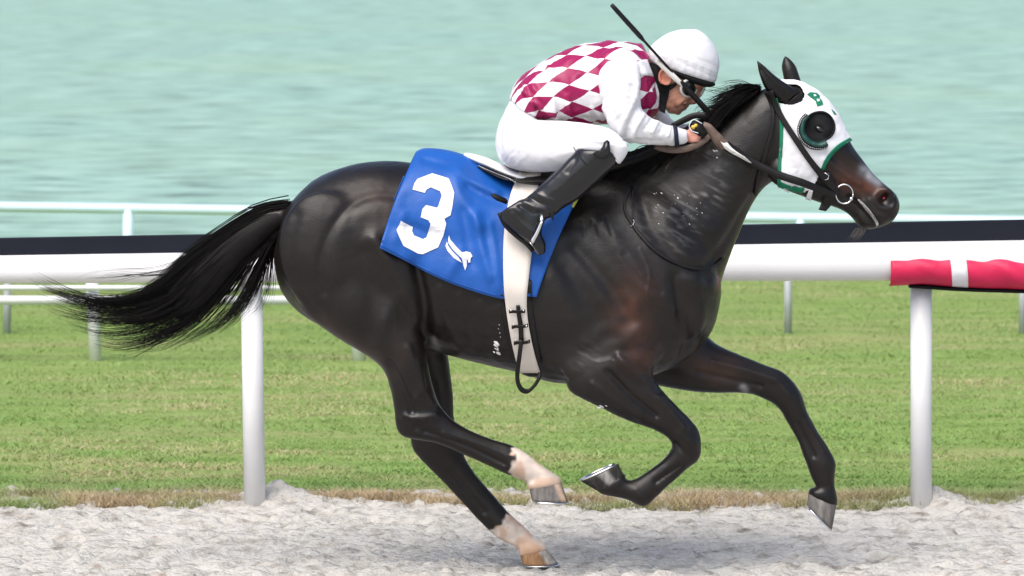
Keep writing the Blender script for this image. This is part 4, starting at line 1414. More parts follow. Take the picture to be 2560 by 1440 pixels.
band("lime_edge", [(1452, 468, 1461, 466), (1440, 492, 1449, 492), (1428, 518, 1434, 520)], BVC, M['lime'], cloth, 0.003, 0.002)
BVBC = bvh_of(bodyo, cloth)

saddle = empty("racing_saddle", tuple(P(1280, 440)), "small black racing saddle with white pad under the rider", "saddle")
organic("pad", [loft([(1157, 381, 1160, 392, 0, 0.03), (1178, 384, 1182, 404, 0, 0.085), (1215, 394, 1215, 418, 0, 0.125), (1260, 414, 1258, 436, 0, 0.15), (1300, 428, 1296, 448, 0, 0.165), (1350, 436, 1350, 456, 0, 0.17),
                      (1420, 440, 1420, 460, 0, 0.16)], 24)], 0.006, M['white_cloth'], saddle, 2)
organic("seat", [loft([(1188, 409, 1192, 416, 0, 0.11), (1215, 416, 1218, 430, 0, 0.15), (1255, 434, 1258, 447, 0, 0.185), (1295, 436, 1298, 456, 0, 0.20), (1350, 424, 1352, 470, 0, 0.20), (1410, 420, 1415, 470, 0, 0.19),
                       (1460, 428, 1462, 462, 0, 0.15)], 24)], 0.006, M['leather'], saddle, 2)
BVS = bvh_of(bodyo, cloth, *[c for c in saddle.children])
stc = []
for k in range(24):
    t = k / 23
    x, y = 1196 + 92 * t, 416 + 38 * t ** 0.9
    q = [hit(BVS, x + d, y + d * 0.38, 0.003)[0] for d in (0, 1.2, 2.4)]
    stc.append((np.array(q), 0.0014))
tubes("stitching", stc, M['white_cloth'], saddle, 5)
girth = empty("girth", tuple(P(1300, 700)), "broad cream girth strap round the horse's belly", "girth")
gp = [(1300, 436, 1356, 430), (1284, 468, 1345, 470), (1272, 505, 1336, 520), (1264, 550, 1334, 580), (1258, 600, 1330, 625), (1257, 650, 1325, 660), (1258, 700, 1320, 705), (1262, 750, 1316, 752), (1270, 800, 1320, 800),
      (1280, 850, 1330, 848), (1290, 890, 1340, 888), (1300, 924, 1352, 924)]
band("elastic_strap", gp, BVS, M['girth'], girth, 0.010, 0.004, cross=7, smooth_it=5)
band("under_strap", [(1252, 735, 1258, 735), (1256, 790, 1268, 790), (1268, 850, 1280, 850), (1286, 905, 1296, 905)], BVBC, M['leather'], girth, 0.006, 0.003)
band("under_strap", [(1318, 700, 1328, 700), (1314, 755, 1330, 755), (1322, 800, 1336, 800), (1334, 860, 1346, 860), (1344, 915, 1356, 912)], BVBC, M['leather'], girth, 0.006, 0.003)
BVG = bvh_of(bodyo, cloth, *[c for c in girth.children])
for k in range(-1, 2):
    pass
gb = [(1290, 762, 1300, 762), (1292, 785, 1303, 785), (1296, 815, 1308, 815), (1298, 850, 1310, 850)]
band("buckle_strap", gb, BVG, M['leather'], girth, 0.004, 0.004)
yb1 = hit(BVG, 1300, 850)[0][1]
strip3("hanging_strap", [(1298, 848, 1309, 850, yb1 - 0.010), (1293, 890, 1304, 892, yb1 - 0.006), (1288, 930, 1299, 932, yb1 + 0.02), (1290, 958, 1300, 954, yb1 + 0.03), (1300, 978, 1307, 968, yb1 + 0.04), (1318, 984, 1320, 972, yb1 + 0.05),
                         (1338, 968, 1334, 960, yb1 + 0.05), (1352, 946, 1344, 942, yb1 + 0.05), (1353, 930, 1345, 930, yb1 + 0.06)], M['leather'], girth, 0.005)
for x, y, sl_ in ((1293, 776, 0), (1300, 813, -2), (1306, 852, -2)):
    band("keeper", [(x - 20, y - 4 - sl_, x - 20, y + 5 - sl_), (x - 10, y - 3, x - 10, y + 4), (x, y - 3, x, y + 4), (x + 10, y - 3, x + 10, y + 4), (x + 20, y - 5 + sl_, x + 20, y + 4 + sl_)], BVG, M['leather'], girth, 0.009, 0.003)
    for d in (-16, 16):
        hk = hit(BVG, x + d, y - sl_ * d / 20, 0.013)[0]
        V_, F_ = ell(x + d, y - sl_ * d / 20, hk[1], 0.0032, 0.002, 0.0032, 0, 8)
        solid("rivet", [(V_, F_)], M['metal'], girth)
solid("girth_end", [loft([(1303, 918, 1306, 936, -0.06, 0.05), (1325, 922, 1326, 942, -0.07, 0.06), (1350, 920, 1350, 942, -0.06, 0.05)], 16)], M['leather'], girth)
mart = empty("neck_strap", tuple(P(1680, 620)), "thin black neck strap with small buckle across the horse's chest", "strap")
band("strap", [(1574, 468, 1580, 468), (1560, 500, 1566, 502), (1560, 530, 1567, 530), (1576, 560, 1582, 556), (1600, 594, 1606, 588), (1640, 634, 1645, 627), (1690, 662, 1692, 655), (1740, 675, 1741, 668), (1780, 670, 1779, 663), (1808, 650, 1805, 643)],
     BV, M['leather'], mart, 0.004, 0.004, default=-0.03)
band("strap", [(1578, 470, 1583, 470), (1580, 510, 1585, 510), (1579, 556, 1584, 556)], BV, M['leather'], mart, 0.005, 0.003)
hb = hit(BV, 1581, 560, 0.010)[0]
tubes("buckle", [(np.array([P(a, b, hb[1]) for a, b in ((1574, 566), (1582, 564), (1586, 552), (1581, 549))]), 0.0018)], M['metal'], mart, 6)

# flecks of sweat foam
FO = []
spots = []
rf = np.random.default_rng(5)
for k in range(20):
    x, y = rf.normal(1690, 45), rf.normal(518, 26)
    spots.append((x, y, rf.uniform(0.5, 2.2) * (2 if k % 9 == 0 else 1) * 0.8, rf.uniform(0.4, 1.0)))
for k in range(5):
    spots.append((1798 + rf.normal(0, 12), 395 + rf.normal(0, 14), rf.uniform(0.8, 2.6), 0.6))
for k in range(14):
    spots.append((1243 + rf.normal(0, 5), 862 + rf.normal(0, 10), rf.uniform(2, 6), 0.9))
for k in range(4):
    spots.append((1248 + rf.normal(0, 2), 812 + 10 * k, rf.uniform(0.8, 1.8), 0.9))
for k in range(6):
    spots.append((1506 + rf.normal(0, 6), 1016 + rf.normal(0, 2), rf.uniform(1.5, 3.5), 0.3))
for x, y, r, rot in spots:
    h, n = hit(BV, x, y, 0.0)
    if abs(n[1]) < 0.15:
        continue
    V_, F_ = ell(0, 0, 0, r * PX * rf.uniform(1.0, 2.2), 0.0018, r * PX * 0.7, rot, 5)
    V_ = V_ - P(0, 0, 0) + h + n * 0.0008
    FO.append((V_, F_))
band("mouth_foam", [(2144, 499, 2147, 497), (2156, 513, 2161, 509), (2166, 526, 2173, 522), (2178, 540, 2183, 536), (2188, 556, 2194, 552), (2190, 566, 2197, 562)], BV, pbr("mouth_foam", (0.34, 0.33, 0.32), 0.8, 0.2, 0.5, 90, 0.6, 150), horse, 0.001, 0.002)
o = solid("foam_flecks", FO, M['foam'], horse)
o["kind"] = "stuff"
hF = [(1800, 352), (1808, 358), (1818, 356), (1828, 368), (1840, 378), (1862, 392), (1880, 408), (1872, 406), (1850, 394), (1830, 384), (1812, 372), (1806, 362)]
extrude(hF, -0.149, 0.004, M['foam'], "foam_smear", rn, 0.001)

# ------------------------------------------------------------------ the rider
rider = empty("person", tuple(P(1420, 330)), "jockey in maroon and white diamond silks crouched over the horse", "person")


def mir(st):
    return [tuple(list(s[:4]) + [-s[4]] + list(s[5:])) for s in st]


# skin: head, neck, hands and the body under the clothes as one surface
SKULL = [(1697, 285, 1672, 284, 0, 0.018), (1711, 276, 1660, 268, 0, 0.036), (1720, 268, 1648, 250, 0, 0.046), (1727, 257, 1638, 232, 0, 0.055), (1736, 243, 1632, 212, 0, 0.064), (1748, 227, 1630, 188, 0, 0.070),
         (1764, 213, 1632, 162, 0, 0.074), (1778, 182, 1640, 135, 0, 0.076), (1772, 135, 1662, 105, 0, 0.064), (1742, 100, 1700, 90, 0, 0.03)]
NOSE = [(1756, 226, 1742, 222, 0, 0.008), (1753, 238, 1732, 232, 0, 0.011), (1747, 250, 1726, 244, 0, 0.015), (1741, 259, 1722, 254, 0, 0.018), (1733, 262, 1722, 260, 0, 0.012)]
NECKP = [(1590, 130, 1625, 270, 0, 0.07), (1615, 140, 1645, 262, 0, 0.058), (1640, 155, 1662, 265, 0, 0.052), (1668, 190, 1680, 255, 0, 0.048)]
JT = [(1283, 252, 1350, 296, 0, 0.14), (1318, 196, 1402, 300, 0, 0.145), (1380, 154, 1465, 304, 0, 0.15), (1450, 124, 1530, 302, 0, 0.165), (1522, 115, 1600, 292, 0, 0.17), (1580, 118, 1636, 280, 0, 0.15), (1612, 135, 1650, 262, 0, 0.09)]
ARM = [(1530, 165, 1590, 155, -0.15, 0.05), (1520, 220, 1580, 215, -0.21, 0.05), (1530, 290, 1590, 265, -0.225, 0.045), (1560, 340, 1600, 290, -0.22, 0.04), (1620, 350, 1640, 310, -0.20, 0.034), (1690, 354, 1695, 325, -0.165, 0.026),
       (1714, 353, 1714, 327, -0.15, 0.022), (1726, 354, 1727, 326, -0.145, 0.02)]
def shrink(st, k):
    out = []
    for q in st:
        mx, my = (q[0] + q[2]) / 2, (q[1] + q[3]) / 2
        out.append((mx + (q[0] - mx) * k, my + (q[1] - my) * k, mx + (q[2] - mx) * k, my + (q[3] - my) * k, q[4], q[5] * k))
    return out


JK0 = [(1282, 222, 1378, 306, 0, 0.156), (1312, 184, 1412, 310, 0, 0.162), (1372, 144, 1470, 313, 0, 0.170), (1443, 113, 1535, 311, 0, 0.185), (1515, 104, 1600, 302, 0, 0.190), (1572, 105, 1638, 288, 0, 0.165), (1600, 116, 1640, 270, 0, 0.105)]
SLVF0 = [(1540, 150, 1600, 140, 0.12, 0.06), (1560, 220, 1640, 205, 0.19, 0.07), (1590, 300, 1658, 262, 0.20, 0.06), (1640, 338, 1680, 298, 0.17, 0.046), (1700, 342, 1712, 310, 0.12, 0.038), (1750, 332, 1756, 302, 0.06, 0.03), (1772, 322, 1776, 296, 0.03, 0.03)]
ARM_F_OLD = [(1560, 190, 1610, 180, 0.15, 0.05), (1580, 250, 1630, 240, 0.20, 0.05), (1625, 322, 1660, 285, 0.19, 0.042), (1690, 340, 1700, 308, 0.13, 0.032), (1750, 330, 1755, 302, 0.06, 0.026), (1770, 320, 1774, 294, 0.03, 0.022)]
THIGH = [(1300, 315, 1275, 395, -0.12, 0.07), (1400, 318, 1385, 412, -0.18, 0.075), (1490, 330, 1475, 388, -0.26, 0.06), (1520, 350, 1512, 380, -0.285, 0.045)]
SHIN = [(1490, 392, 1520, 408, -0.325, 0.035), (1440, 400, 1480, 450, -0.325, 0.04), (1360, 475, 1400, 505, -0.335, 0.03), (1290, 520, 1340, 545, -0.335, 0.03)]


def finger(pts, r):
    """capsule chain in (px, py, Y)"""
    out = []
    L = [P(*p) for p in pts]
    q = np.array(L)
    V, F = tubes_geo([(catmull(q, 3), r)], 10)
    n = len(V) // 10
    V = np.vstack([V, V[:10].mean(0), V[-10:].mean(0)])
    F = [tuple(f) for f in F] + [(n * 10, (j + 1) % 10, j) for j in range(10)] + [(n * 10 + 1, (n - 1) * 10 + j, (n - 1) * 10 + (j + 1) % 10) for j in range(10)]
    out.append((V, F))
    for k in (0, -1):
        out.append(ell(pts[k][0], pts[k][1], pts[k][2], r, r, r, 0, 6))
    return out


HANDS = [ell(1730, 341, -0.145, 0.026, 0.020, 0.026), ell(1780, 305, 0.0, 0.026, 0.022, 0.026)]
for k, (y, L) in enumerate(((328, 1.0), (336.5, 1.08), (344.5, 1.04), (352, 0.9))):
    HANDS += finger([(1728, y, -0.160), (1728 + 13 * L, y - 1, -0.164), (1728 + 20 * L, y, -0.148), (1728 + 16 * L, y + 1, -0.128), (1726 + 8 * L, y + 1, -0.122)], 0.0078 - 0.0006 * (k == 3))
HANDS += finger([(1722, 330, -0.150), (1730, 321, -0.155), (1741, 319, -0.158), (1747, 322, -0.140)], 0.0085)
for k, y in enumerate((292, 300, 308, 315)):
    HANDS += finger([(1774, y, -0.02), (1788, y, -0.026), (1795, y + 1, -0.01), (1790, y + 1, 0.012), (1780, y + 1, 0.016)], 0.0078)
HANDS += finger([(1768, 303, -0.012), (1775, 291, -0.022), (1786, 287, -0.022), (1793, 290, -0.015)], 0.0085)
FACE = [loft(SKULL, 28), loft(NOSE, 16), loft(NECKP, 20), ell(1716, 264, 0, 0.010, 0.019, 0.006, 0.5), ell(1710, 271, 0, 0.010, 0.018, 0.006, 0.5), ell(1694, 281, 0, 0.013, 0.018, 0.010, 0.4),
        ell(1700, 248, -0.040, 0.030, 0.018, 0.026, 0.5), ell(1700, 248, 0.040, 0.030, 0.018, 0.026, 0.5), ell(1664, 250, -0.035, 0.028, 0.014, 0.032, 0.5), ell(1664, 250, 0.035, 0.028, 0.014, 0.032, 0.5),
        ell(1730, 256, -0.014, 0.009, 0.008, 0.008), ell(1730, 256, 0.014, 0.009, 0.008, 0.008)]
EARS = []
for s in (-1, 1):
    a_ = np.linspace(-2.6, 2.3, 14)
    EARS += finger([(1663 + 15 * math.cos(t + 2.4), 192 + 20 * math.sin(t + 2.4), s * (0.074 + 0.012)) for t in a_], 0.0055)
    EARS.append(ell(1664, 193, s * 0.072, 0.018, 0.010, 0.026, -0.15))
    EARS.append(ell(1662, 206, s * 0.078, 0.009, 0.008, 0.009))
skin = remesh(FACE + EARS + HANDS + [loft(shrink(JK0, 0.8), 20), loft(ARM, 16), loft(shrink(SLVF0, 0.62), 16), loft(THIGH, 16), loft(mir(THIGH), 16), loft(SHIN, 14), loft(mir(SHIN), 14), ell(1300, 350, 0, 0.07, 0.13, 0.07)], 0.0042)
smooth(skin, 3)
relief(skin, [([(1722, 264), (1706, 266), (1699, 270)], 2.6, -0.008), ([(1728, 250), (1714, 254), (1703, 266)], 3.4, -0.006), ([(1722, 246), (1708, 250), (1696, 262)], 6, 0.004), ([(1700, 276), (1690, 270)], 4, -0.004), ([(1708, 240), (1690, 244), (1676, 250)], 5, 0.003), ([(1664, 196), (1668, 202)], 5, -0.006), ([(1690, 255), (1680, 268)], 10, 0.002), ([(1726, 259)], 3, -0.003)], -1)
Vs = get_v(skin)
ps = to_px(Vs)
ts = np.tile(np.array([0.52, 0.255, 0.175]), (len(Vs), 1)) * (1 + 0.06 * vnoise(Vs * 60, 61))[:, None]


def tone(c, poly, w, amt):
    f = np.clip(np.exp(-(dist_poly(ps, poly) / w) ** 2) * amt, 0, 1)[:, None]
    ts[:] = ts * (1 - f) + np.array(c) * f


tone((0.62, 0.20, 0.14), [(1658, 178), (1652, 195), (1660, 208)], 9, 0.7)
tone((0.34, 0.13, 0.105), [(1718, 267), (1704, 270)], 4, 0.8)
tone((0.36, 0.18, 0.13), [(1712, 257), (1700, 272), (1680, 276)], 10, 0.5)
tone((0.60, 0.23, 0.17), [(1735, 256), (1742, 254)], 7, 0.6)
tone((0.58, 0.27, 0.22), [(1730, 340)], 30, 0.8)
body_skin = child(mko("body", skin, M['skin'], None, True, ts), rider)
BVSK = bvh_of(skin)

# breeches
TB = [(1262, 300, 1250, 400, -0.09, 0.085), (1290, 296, 1268, 415, -0.12, 0.10), (1350, 301, 1322, 430, -0.155, 0.105), (1420, 305, 1398, 427, -0.20, 0.10), (1480, 311, 1458, 412, -0.245, 0.086), (1524, 322, 1503, 392, -0.28, 0.066),
      (1552, 342, 1535, 378, -0.30, 0.042), (1562, 356, 1550, 374, -0.305, 0.02)]
PEL = [(1277, 246, 1352, 300, 0, 0.145), (1258, 285, 1372, 325, 0, 0.160), (1242, 325, 1385, 360, 0, 0.172), (1239, 370, 1380, 400, 0, 0.17), (1258, 410, 1350, 424, 0, 0.13), (1290, 426, 1320, 430, 0, 0.06)]
bm_ = remesh([loft(PEL, 32), loft(TB, 26), loft(mir(TB), 26)], 0.0062)
smooth(bm_, 8)
CR = []
for k in range(7):
    o_ = 11 * k
    CR.append(([(1262 + o_, 405 - o_ * 0.9), (1300 + o_, 362 - o_ * 0.7), (1340 + o_ * 1.1, 322 - o_ * 0.25)], 3.6, 0.0018 * (1 if k % 2 else -1)))
CR = [(p_, w_, a_ * 1.7) for p_, w_, a_ in CR]
CR += [([(1440, 330), (1490, 350), (1540, 352)], 6, 0.003), ([(1450, 350), (1500, 362), (1550, 360)], 5, -0.003), ([(1280, 262), (1310, 280), (1350, 300)], 6, -0.003), ([(1262, 290), (1300, 300), (1345, 306)], 5, 0.003),
       ([(1350, 306), (1330, 330), (1300, 350)], 9, -0.006), ([(1480, 395), (1520, 370), (1555, 350)], 5, 0.003)]
relief(bm_, CR, -1)
creases(bm_, (7, 5, 13), 0.0045, 101)
breeches = child(mko("breeches", bm_, M['white_cloth']), rider)
for s in (-1, 1):
    extrude([(1512, 352), (1530, 346), (1556, 350), (1569, 358), (1572, 372), (1566, 388), (1556, 402), (1547, 413), (1541, 403), (1533, 394), (1522, 387), (1524, 366)], s * 0.366, 0.010, M['white_cloth'], "knee_flap", breeches, 0.005)

# boots
BOOT = [(1446, 370, 1540, 378, 0, 0.050), (1440, 374, 1548, 392, 0, 0.058), (1432, 384, 1540, 412, 0, 0.059), (1412, 404, 1512, 440, 0, 0.057), (1384, 432, 1480, 470, 0, 0.052), (1354, 460, 1444, 500, 0, 0.046), (1330, 482, 1410, 520, 0, 0.040), (1312, 496, 1385, 540, 0, 0.037),
        (1298, 510, 1360, 550, 0, 0.036)]
FOOT = [(1302, 498, 1252, 530, 0, 0.026), (1338, 498, 1252, 548, 0, 0.034), (1362, 520, 1272, 570, 0, 0.038), (1362, 548, 1296, 590, 0, 0.040), (1354, 582, 1318, 604, 0, 0.040), (1364, 606, 1332, 622, 0, 0.036), (1364, 632, 1346, 640, 0, 0.022)]
for s in (-1, 1):
    Yb = s * 0.335
    f = lambda st: [tuple(list(q[:4]) + [Yb] + list(q[5:])) for q in st]
    bt = remesh([loft(f(BOOT), 24), loft(f(FOOT), 24)], 0.005)
    smooth(bt, 4)
    relief(bt, [([(1320, 490), (1345, 505), (1375, 515)], 5, -0.006), ([(1312, 505), (1340, 520), (1365, 525)], 6, 0.006), ([(1300, 515), (1330, 532), (1352, 530)], 5, -0.005), ([(1338, 480), (1370, 498), (1400, 506)], 5, 0.004),
                ([(1280, 535), (1300, 560), (1330, 580)], 8, 0.003), ([(1262, 525), (1285, 520), (1300, 530)], 6, 0.003), ([(1420, 400), (1400, 430), (1370, 462)], 9, 0.003), ([(1440, 400), (1420, 430)], 6, -0.003)], s)
    b_ = child(mko("boot", bt, M['boot']), rider)
    extrude([(1480, 384), (1500, 374), (1507, 366), (1511, 351), (1524, 350), (1525, 372), (1527, 388), (1512, 400), (1490, 396)], s * 0.392, 0.012, M['boot'], "boot_tab", b_, 0.004)
    tubes("top_seam", [(np.array([P(x, y, Yb + s * yy) for x, y, yy in ((1434, 368, 0.02), (1446, 388, 0.052), (1462, 408, 0.058), (1478, 428, 0.052), (1486, 440, 0.04))]), 0.0016)], M['leather'], b_, 6)
    tubes("sole", [(catmull(np.array([P(x, y, Yb) for x, y in ((1248, 532), (1262, 562), (1288, 588), (1316, 610), (1332, 628))]), 4), 0.0075)], M['leather'], b_, 8)
    extrude([(1224, 484), (1234, 483), (1270, 498), (1268, 512), (1238, 500)], Yb, 0.02, M['leather'], "spur_strap", b_, 0.004)
    if s > 0:
        continue
    st = empty("stirrup", tuple(P(1340, 580, Yb)), "pale steel stirrup round the rider's black boot", "stirrup")
    strip3("side", [(1350, 556, 1358, 552, Yb + s * 0.05), (1338, 582, 1346, 584, Yb + s * 0.05), (1326, 602, 1332, 610, Yb + s * 0.048)], M['metal'], st, 0.006)
    strip3("side", [(1350, 556, 1358, 552, Yb - s * 0.05), (1338, 582, 1346, 584, Yb - s * 0.05), (1326, 602, 1332, 610, Yb - s * 0.048)], M['metal'], st, 0.006)
    G = np.array([[P(1324 + 8 * u, 604 + 8 * u, Yb + y) for u in (0, 1)] for y in np.linspace(-0.05, 0.05, 8)])
    slab("tread", G, np.zeros_like(G) + np.array([0, 0, -0.006]), M['metal'], st)
    G = np.array([[P(1350 + 8 * u - 2 * 0, 555 - 3 * u - 28 * math.sin(math.pi * t), Yb + (t - 0.5) * 0.1) for u in (0, 1)] for t in np.linspace(0, 1, 10)])
    slab("arch", G, np.zeros_like(G) + np.array([0, 0, 0.005]), M['metal'], st)
    strip3("leather", [(1352, 530, 1362, 532, Yb), (1358, 500, 1368, 502, Yb + s * -0.05), (1362, 470, 1372, 472, Yb + s * -0.08)], M['leather'], st)
    strip3("leather_end", [(1374, 520, 1386, 520, Yb + s * 0.02), (1376, 535, 1385, 538, Yb + s * 0.025), (1380, 550, 1383, 551, Yb + s * 0.025)], M['leather'], st)

# jacket: torso with a diamond pattern that follows the spine
JK = [(1272, 248, 1350, 302, 0, 0.150), (1282, 222, 1378, 306, 0, 0.156), (1312, 184, 1412, 310, 0, 0.162), (1372, 144, 1470, 313, 0, 0.170), (1443, 113, 1535, 311, 0, 0.185), (1515, 104, 1600, 302, 0, 0.190), (1572, 105, 1638, 288, 0, 0.165),
      (1603, 113, 1648, 274, 0, 0.115), (1616, 130, 1646, 264, 0, 0.07)]
jm = remesh([loft(JK, 36), ell(1545, 175, -0.13, 0.085, 0.07, 0.085), ell(1545, 175, 0.13, 0.085, 0.07, 0.085)], 0.0058)
smooth(jm, 6)
JR = [([(1310, 250), (1345, 262), (1375, 285)], 6, 0.007), ([(1300, 232), (1330, 255), (1350, 290)], 5, -0.007), ([(1330, 215), (1360, 250), (1395, 300)], 8, 0.005), ([(1380, 215), (1395, 260), (1402, 303)], 6, -0.006),
      ([(1360, 180), (1400, 215), (1440, 270)], 9, -0.004), ([(1385, 250), (1390, 300)], 5, 0.006), ([(1420, 240), (1430, 300)], 7, 0.005), ([(1450, 200), (1480, 260), (1490, 300)], 9, -0.005), ([(1370, 165), (1385, 210)], 6, 0.005),
      ([(1480, 270), (1510, 300)], 6, 0.006), ([(1460, 295), (1500, 305)], 6, -0.006), ([(1310, 205), (1318, 240)], 5, 0.006), ([(1585, 125), (1600, 170), (1610, 200)], 5, 0.004), ([(1560, 118), (1580, 140), (1592, 175)], 4, -0.005),
      ([(1290, 225), (1312, 235)], 4, 0.005), ([(1340, 270), (1360, 300)], 4, -0.006), ([(1445, 160), (1470, 190)], 7, 0.004), ([(1630, 230), (1640, 270)], 6, 0.006), ([(1615, 240), (1622, 280)], 5, -0.006)]
relief(jm, [(p_, w_ * 0.85, a_ * 1.5) for p_, w_, a_ in JR], -1)
creases(jm, (15, 7, 9), 0.0095, 111)
Vj, Nj = get_v(jm), get_n(jm)
Vj += Nj * (0.0022 * vnoise(Vj * np.array([26, 18, 16]), 71) + 0.0012 * vnoise(Vj * 45, 72))[:, None]
set_v(jm, Vj)
pj = to_px(Vj)
spine = catmull([(1290, 290), (1312, 265), (1345, 245), (1392, 226), (1430, 220), (1500, 210), (1560, 202), (1615, 195), (1650, 192)], 4)
seg = np.r_[0, np.cumsum(np.linalg.norm(np.diff(spine, axis=0), axis=1))]
bd = np.full(len(pj), 1e9)
aa = np.zeros(len(pj))
hh = np.zeros(len(pj))
for k in range(len(spine) - 1):
    d = spine[k + 1] - spine[k]
    L = np.linalg.norm(d)
    t = ((pj - spine[k]) @ d) / L ** 2
    tc_ = np.clip(t, 0 if k else -3, 1 if k < len(spine) - 2 else 4)
    q = spine[k] + tc_[:, None] * d
    di = np.linalg.norm(pj - q, axis=1)
    s_ = (d[0] * (pj - q)[:, 1] - d[1] * (pj - q)[:, 0]) / L
    m_ = di < bd
    bd[m_], aa[m_], hh[m_] = di[m_], (seg[k] + tc_ * L)[m_], -s_[m_]
ang_ = np.arctan2(hh * PX * 1.35, -Vj[:, 1])
pat = np.stack([aa * PX, ang_ * 0.150, np.zeros(len(aa))], 1)
pat[:, 0] += 0.006 * vnoise(Vj * 9, 81)
pat[:, 1] += 0.006 * vnoise(Vj * 9, 82)
cs = np.stack([pat[:, 0] / 0.140 + pat[:, 1] / 0.077, pat[:, 0] / 0.140 - pat[:, 1] / 0.077, np.zeros(len(aa))], 1) + np.array([0.15, 0.55, 0])
M['diamond'] = pbr("diamond_silk", (0.8, 0.8, 0.8), 0.42, 0.4, 0.03, 14, 0.3, 28, bdist=0.008)
n_, l_, b_ = nodes(M['diamond'])
at = n_.new("ShaderNodeAttribute")
at.attribute_name = "pat"
ck = n_.new("ShaderNodeTexChecker")
ck.inputs["Scale"].default_value = 1.0
ck.inputs["Color1"].default_value = (0.29, 0.004, 0.075, 1)
ck.inputs["Color2"].default_value = (0.80, 0.79, 0.80, 1)
l_.new(at.outputs["Vector"], ck.inputs["Vector"])
l_.new(ck.outputs["Color"], b_.inputs["Base Color"])
cs[:, 2] = 0.5
jacket = child(mko("jacket", jm, M['diamond'], None, True, None, cs), rider)
SLV = [(1525, 140, 1580, 132, -0.115, 0.06), (1506, 168, 1597, 158, -0.165, 0.072), (1499, 200, 1603, 192, -0.20, 0.078), (1502, 245, 1600, 230, -0.222, 0.074), (1514, 295, 1600, 255, -0.228, 0.068), (1534, 334, 1608, 277, -0.225, 0.062),
       (1562, 354, 1622, 290, -0.218, 0.056), (1604, 360, 1646, 302, -0.205, 0.051), (1645, 363, 1670, 311, -0.19, 0.047), (1682, 363, 1692, 317, -0.172, 0.043), (1706, 359, 1707, 321, -0.158, 0.037), (1720, 356, 1718, 323, -0.15, 0.033)]
SLVF = [(1540, 150, 1600, 140, 0.12, 0.06), (1560, 220, 1640, 205, 0.19, 0.07), (1590, 300, 1658, 262, 0.20, 0.06), (1640, 338, 1680, 298, 0.17, 0.046), (1700, 342, 1712, 310, 0.12, 0.038), (1750, 332, 1756, 302, 0.06, 0.03)]
SRL = [([(1590, 215), (1585, 250), (1560, 300), (1552, 335)], 8, 0.005), ([(1600, 265), (1575, 300), (1560, 345)], 6, -0.006), ([(1612, 282), (1592, 310), (1580, 345)], 7, 0.006), ([(1630, 296), (1612, 322)], 5, -0.005), ([(1645, 302), (1630, 330)], 6, 0.005),
       ([(1662, 308), (1650, 332)], 5, -0.004), ([(1515, 190), (1525, 240), (1540, 300)], 7, -0.003), ([(1560, 150), (1575, 200)], 8, 0.003), ([(1590, 350), (1650, 354)], 6, -0.003), ([(1676, 315), (1670, 340)], 4, 0.003), ([(1540, 170), (1570, 150)], 6, -0.003)]
for s, stn in ((-1, SLV), (1, SLVF)):
    sm_ = remesh([loft(stn, 26)], 0.0052)
    smooth(sm_, 4)
    relief(sm_, [(p_, w_ * 0.85, a_ * 1.5) for p_, w_, a_ in SRL] if s < 0 else [([(1640, 270), (1640, 310)], 6, 0.006), ([(1660, 270), (1670, 305)], 5, -0.006)], -1)
    creases(sm_, (16, 8, 13), 0.0075, 121)
    v_, nn_ = get_v(sm_), get_n(sm_)
    set_v(sm_, v_ + nn_ * (0.0020 * vnoise(v_ * np.array([34, 20, 22]), 75))[:, None])
    sv = child(mko("sleeve", sm_, M['white_silk']), jacket)
    sv.matrix_parent_inverse = Matrix.Identity(4)
    if s < 0:
        BVSL = bvh_of(sm_)
        ring = []
        for t in np.linspace(0, 2 * math.pi, 33):
            row = []
            for xo in (-5.5, 5.5):
                x0 = 1690 + xo - 3 * math.cos(t)
                C_ = P(x0, 340.5, -0.170)
                d_ = Vector((0, -math.sin(t), math.cos(t)))
                loc, nq, iq, dq = BVSL.ray_cast(Vector(C_), d_)
                r_ = dq if loc is not None else 0.035
                row.append(C_ + np.array(d_) * (r_ + 0.002))
            ring.append(row)
        ring = np.array(ring)
        cen = ring.mean((0, 1))
        dirs = ring - np.array([0, cen[1], cen[2]])
        dirs[:, :, 0] = 0
        dirs /= np.linalg.norm(dirs, axis=2, keepdims=True)
        wb = slab("wristband", ring, dirs * 0.003, M['navy'], rider)
# collar
band("collar", [(1588, 158, 1600, 190), (1600, 152, 1616, 190), (1614, 150, 1630, 192)], bvh_of(jm), M['white_silk'], rider, 0.003, 0.006, cross=6)
solid("neck_scarf", [loft([(1617, 148, 1636, 262, 0, 0.070), (1628, 150, 1648, 268, 0, 0.066), (1636, 160, 1656, 266, 0, 0.060)], 28)], M['white_silk'], rider)
extrude([(1590, 176), (1602, 180), (1612, 205), (1606, 214), (1592, 196)], -0.115, 0.012, M['white_silk'], "collar_tip", rider, 0.003)

# helmet with white cap cover
HM = [(1628, 158, 1775, 206, 0, 0.080), (1621, 150, 1789, 205, 0, 0.096), (1619, 136, 1796, 178, 0, 0.104), (1626, 117, 1798, 148, 0, 0.105), (1645, 98, 1787, 115, 0, 0.096), (1672, 82, 1766, 88, 0, 0.075), (1700, 74, 1742, 73, 0, 0.035)]
hm = remesh([loft(HM, 36)], 0.005)
smooth(hm, 5)
HR = [([(1670, 145), (1720, 165), (1790, 195)], 3, -0.002), ([(1680, 138), (1730, 155), (1794, 182)], 3, 0.002), ([(1690, 130), (1740, 145), (1796, 168)], 3, -0.0015), ([(1630, 135), (1660, 140), (1700, 158)], 4, 0.002), ([(1735, 76), (1770, 100)], 3, 0.0015)]
for k in range(16):
    x_ = 1640 + k * 10
    HR.append(([(x_, 150 + (x_ - 1640) * 0.36), (x_ + 6 * math.sin(k * 2.1), 128 + (x_ - 1640) * 0.33)], 2.6, 0.0016 * (1 if k % 2 else -1)))
relief(hm, HR, -1)
creases(hm, (7, 6, 17), 0.003, 131)
